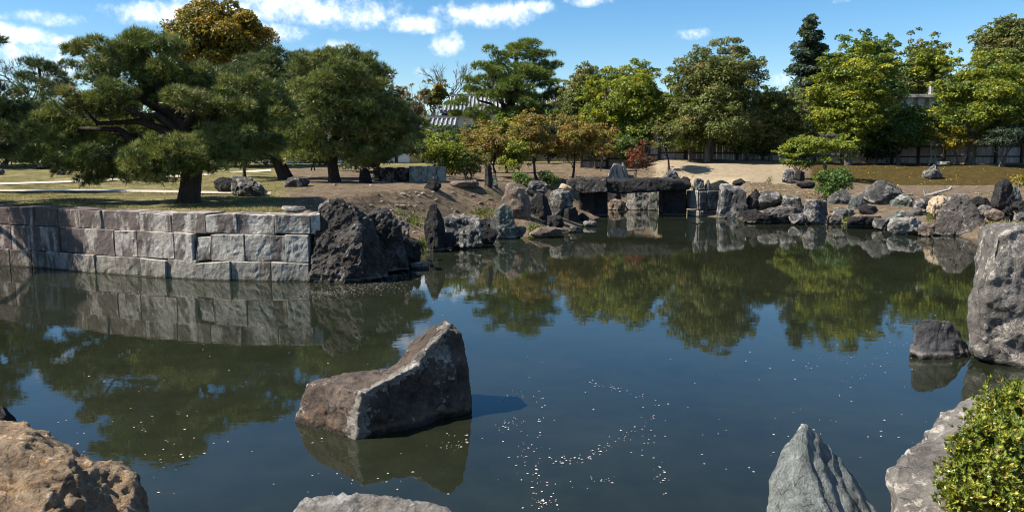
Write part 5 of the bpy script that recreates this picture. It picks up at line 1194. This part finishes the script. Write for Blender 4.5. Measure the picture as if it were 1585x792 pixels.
pb = MB()
for i in range(130):
    px, py = [(r_.uniform(600, 900), r_.uniform(300, 366)), (r_.uniform(1120, 1580), r_.uniform(292, 352)), (r_.uniform(470, 760), r_.uniform(286, 330))][i % 3]
    g = ground_hit(px, py)
    if g.z < .06: continue
    q = .05 + .14 * r_.random() ** 2; V, T = rock_shape((q * 1.2, q, q * .7), 2000 + i, 'round', 2); pb.add(V + np.array([g.x, g.y, g.z - q * .2]), [T])
tag(link('bank_pebbles', pb.mesh('bank_pebbles'), M['brown']), 'small loose stones scattered over the banks', 'stones', kind='stuff')
def flecks(name, label, pts, s0, s1, cols, seed, cat, zoff=.004, flatness=.12):
    r = rr_(seed); P = np.array(pts, float); n = len(P); P[:, 2] += zoff; a = r.uniform(0, 6.28, n); s = r.uniform(s0, s1, n)[:, None]
    t = np.column_stack([np.cos(a), np.sin(a), np.zeros(n)]); b = np.column_stack([-np.sin(a), np.cos(a), np.zeros(n)]); w_ = r.uniform(.45, .9, n)[:, None]
    up = np.array([0, 0, 1.0]) * s * flatness
    V = np.stack([P - t * s, P + b * s * w_ + up, P + t * s, P - b * s * w_ + up * .6], 1).reshape(-1, 3)
    c = np.repeat(pick_cols(n, cols, [1] * len(cols), r), 4, 0)
    return tag(link(name, mesh_np(name, V, [np.arange(n * 4).reshape(-1, 4)], c), M['petal']), label, cat, kind='stuff')
pet = []
def trail(pts, n, wd):
    pts = np.array(pts, float); L = np.concatenate([[0], np.cumsum(np.linalg.norm(np.diff(pts, axis=0), axis=1))])
    for i in range(n):
        u = r_.random() * L[-1]; x = np.interp(u, L, pts[:, 0]) + r_.normal() * wd; y = np.interp(u, L, pts[:, 1]) + r_.normal() * wd * .5
        if y > 345: g = onz(x, y); pet.append(tuple(g))
def clump(px, py, sx, sy, n):
    for i in range(n):
        y = py + r_.normal() * sy
        if y > 342: pet.append(tuple(onz(px + r_.normal() * sx, y)))
trail([(908, 596), (935, 597), (960, 602), (985, 612), (1000, 618)], 45, 6)
trail([(1000, 625), (1015, 630), (1003, 648), (985, 665), (960, 682), (940, 695), (910, 708), (880, 713), (855, 718), (840, 712)], 120, 8)
trail([(770, 618), (800, 608), (830, 612), (838, 625), (835, 665), (838, 700)], 45, 6); trail([(770, 660), (790, 655), (805, 650)], 35, 8); trail([(800, 680), (810, 700), (825, 720), (840, 745), (835, 785)], 80, 14)
trail([(1000, 665), (1005, 700), (1020, 730), (1035, 760)], 40, 10); clump(840, 780, 12, 5, 30); trail([(700, 690), (735, 675), (690, 700)], 30, 8); clump(700, 680, 18, 10, 18); trail([(915, 745), (960, 738), (880, 752)], 22, 8)
clump(1300, 560, 50, 22, 60); clump(1385, 545, 60, 20, 40); clump(1290, 690, 90, 40, 40); clump(262, 700, 28, 26, 34); clump(190, 660, 50, 14, 22); clump(400, 620, 120, 60, 36); clump(880, 640, 220, 70, 60); clump(600, 745, 90, 14, 26)
clump(1100, 640, 200, 60, 50); clump(960, 500, 200, 40, 30); clump(250, 520, 160, 40, 60)
trail([(130, 455), (200, 452), (260, 455), (320, 462), (330, 468)], 170, 6); trail([(140, 423), (180, 424), (230, 428)], 120, 3); trail([(450, 452), (500, 455), (560, 445), (620, 432), (650, 420)], 900, 9); clump(540, 447, 50, 6, 500); clump(420, 455, 40, 5, 50)
trail([(1200, 348), (1300, 349), (1370, 355), (1430, 365)], 60, 4); clump(1380, 480, 60, 30, 20); clump(760, 440, 120, 40, 40)
flecks('floating_petals', 'white and pink fallen petals drifting in trails on the pond', pet[::2] + pet[1::8], .004, .017, [(.48, .42, .42), (.52, .48, .46), (.36, .27, .25), (.42, .36, .32)], 805, 'petals')
lt = []
for i in range(3000):
    px, py = (r_.uniform(470, 880), r_.uniform(288, 350)) if i < 2000 else (r_.uniform(1120, 1560), r_.uniform(285, 345)); g = ground_hit(px, py)
    if g.z > .15: lt.append((g.x, g.y, g.z + .015))
flecks('ground_litter', 'dead leaves and twigs strewn over the bare soil', lt, .02, .06, [(.10, .065, .04), (.30, .22, .14), (.05, .035, .025), (.40, .32, .22)], 807, 'litter', .004, .15)
lv = []
for i in range(260):
    px, py = r_.uniform(1245, 1585), r_.uniform(256, 292); g = ground_hit(px, py); lv.append((g.x, g.y, g.z + .02))
for i in range(240):
    px, py = r_.uniform(1160, 1300), r_.uniform(284, 312); g = ground_hit(px, py); lv.append((g.x, g.y, g.z + .02))
for i in range(120):
    px, py = r_.uniform(985, 1075), r_.uniform(262, 276); g = ground_hit(px, py); lv.append((g.x, g.y, g.z + .02))
flecks('fallen_leaves', 'yellow fallen leaves scattered over the moss and the bank', lv, .035, .075, [(.42, .30, .06), (.36, .22, .06), (.5, .42, .16)], 806, 'leaves', .02, .5)
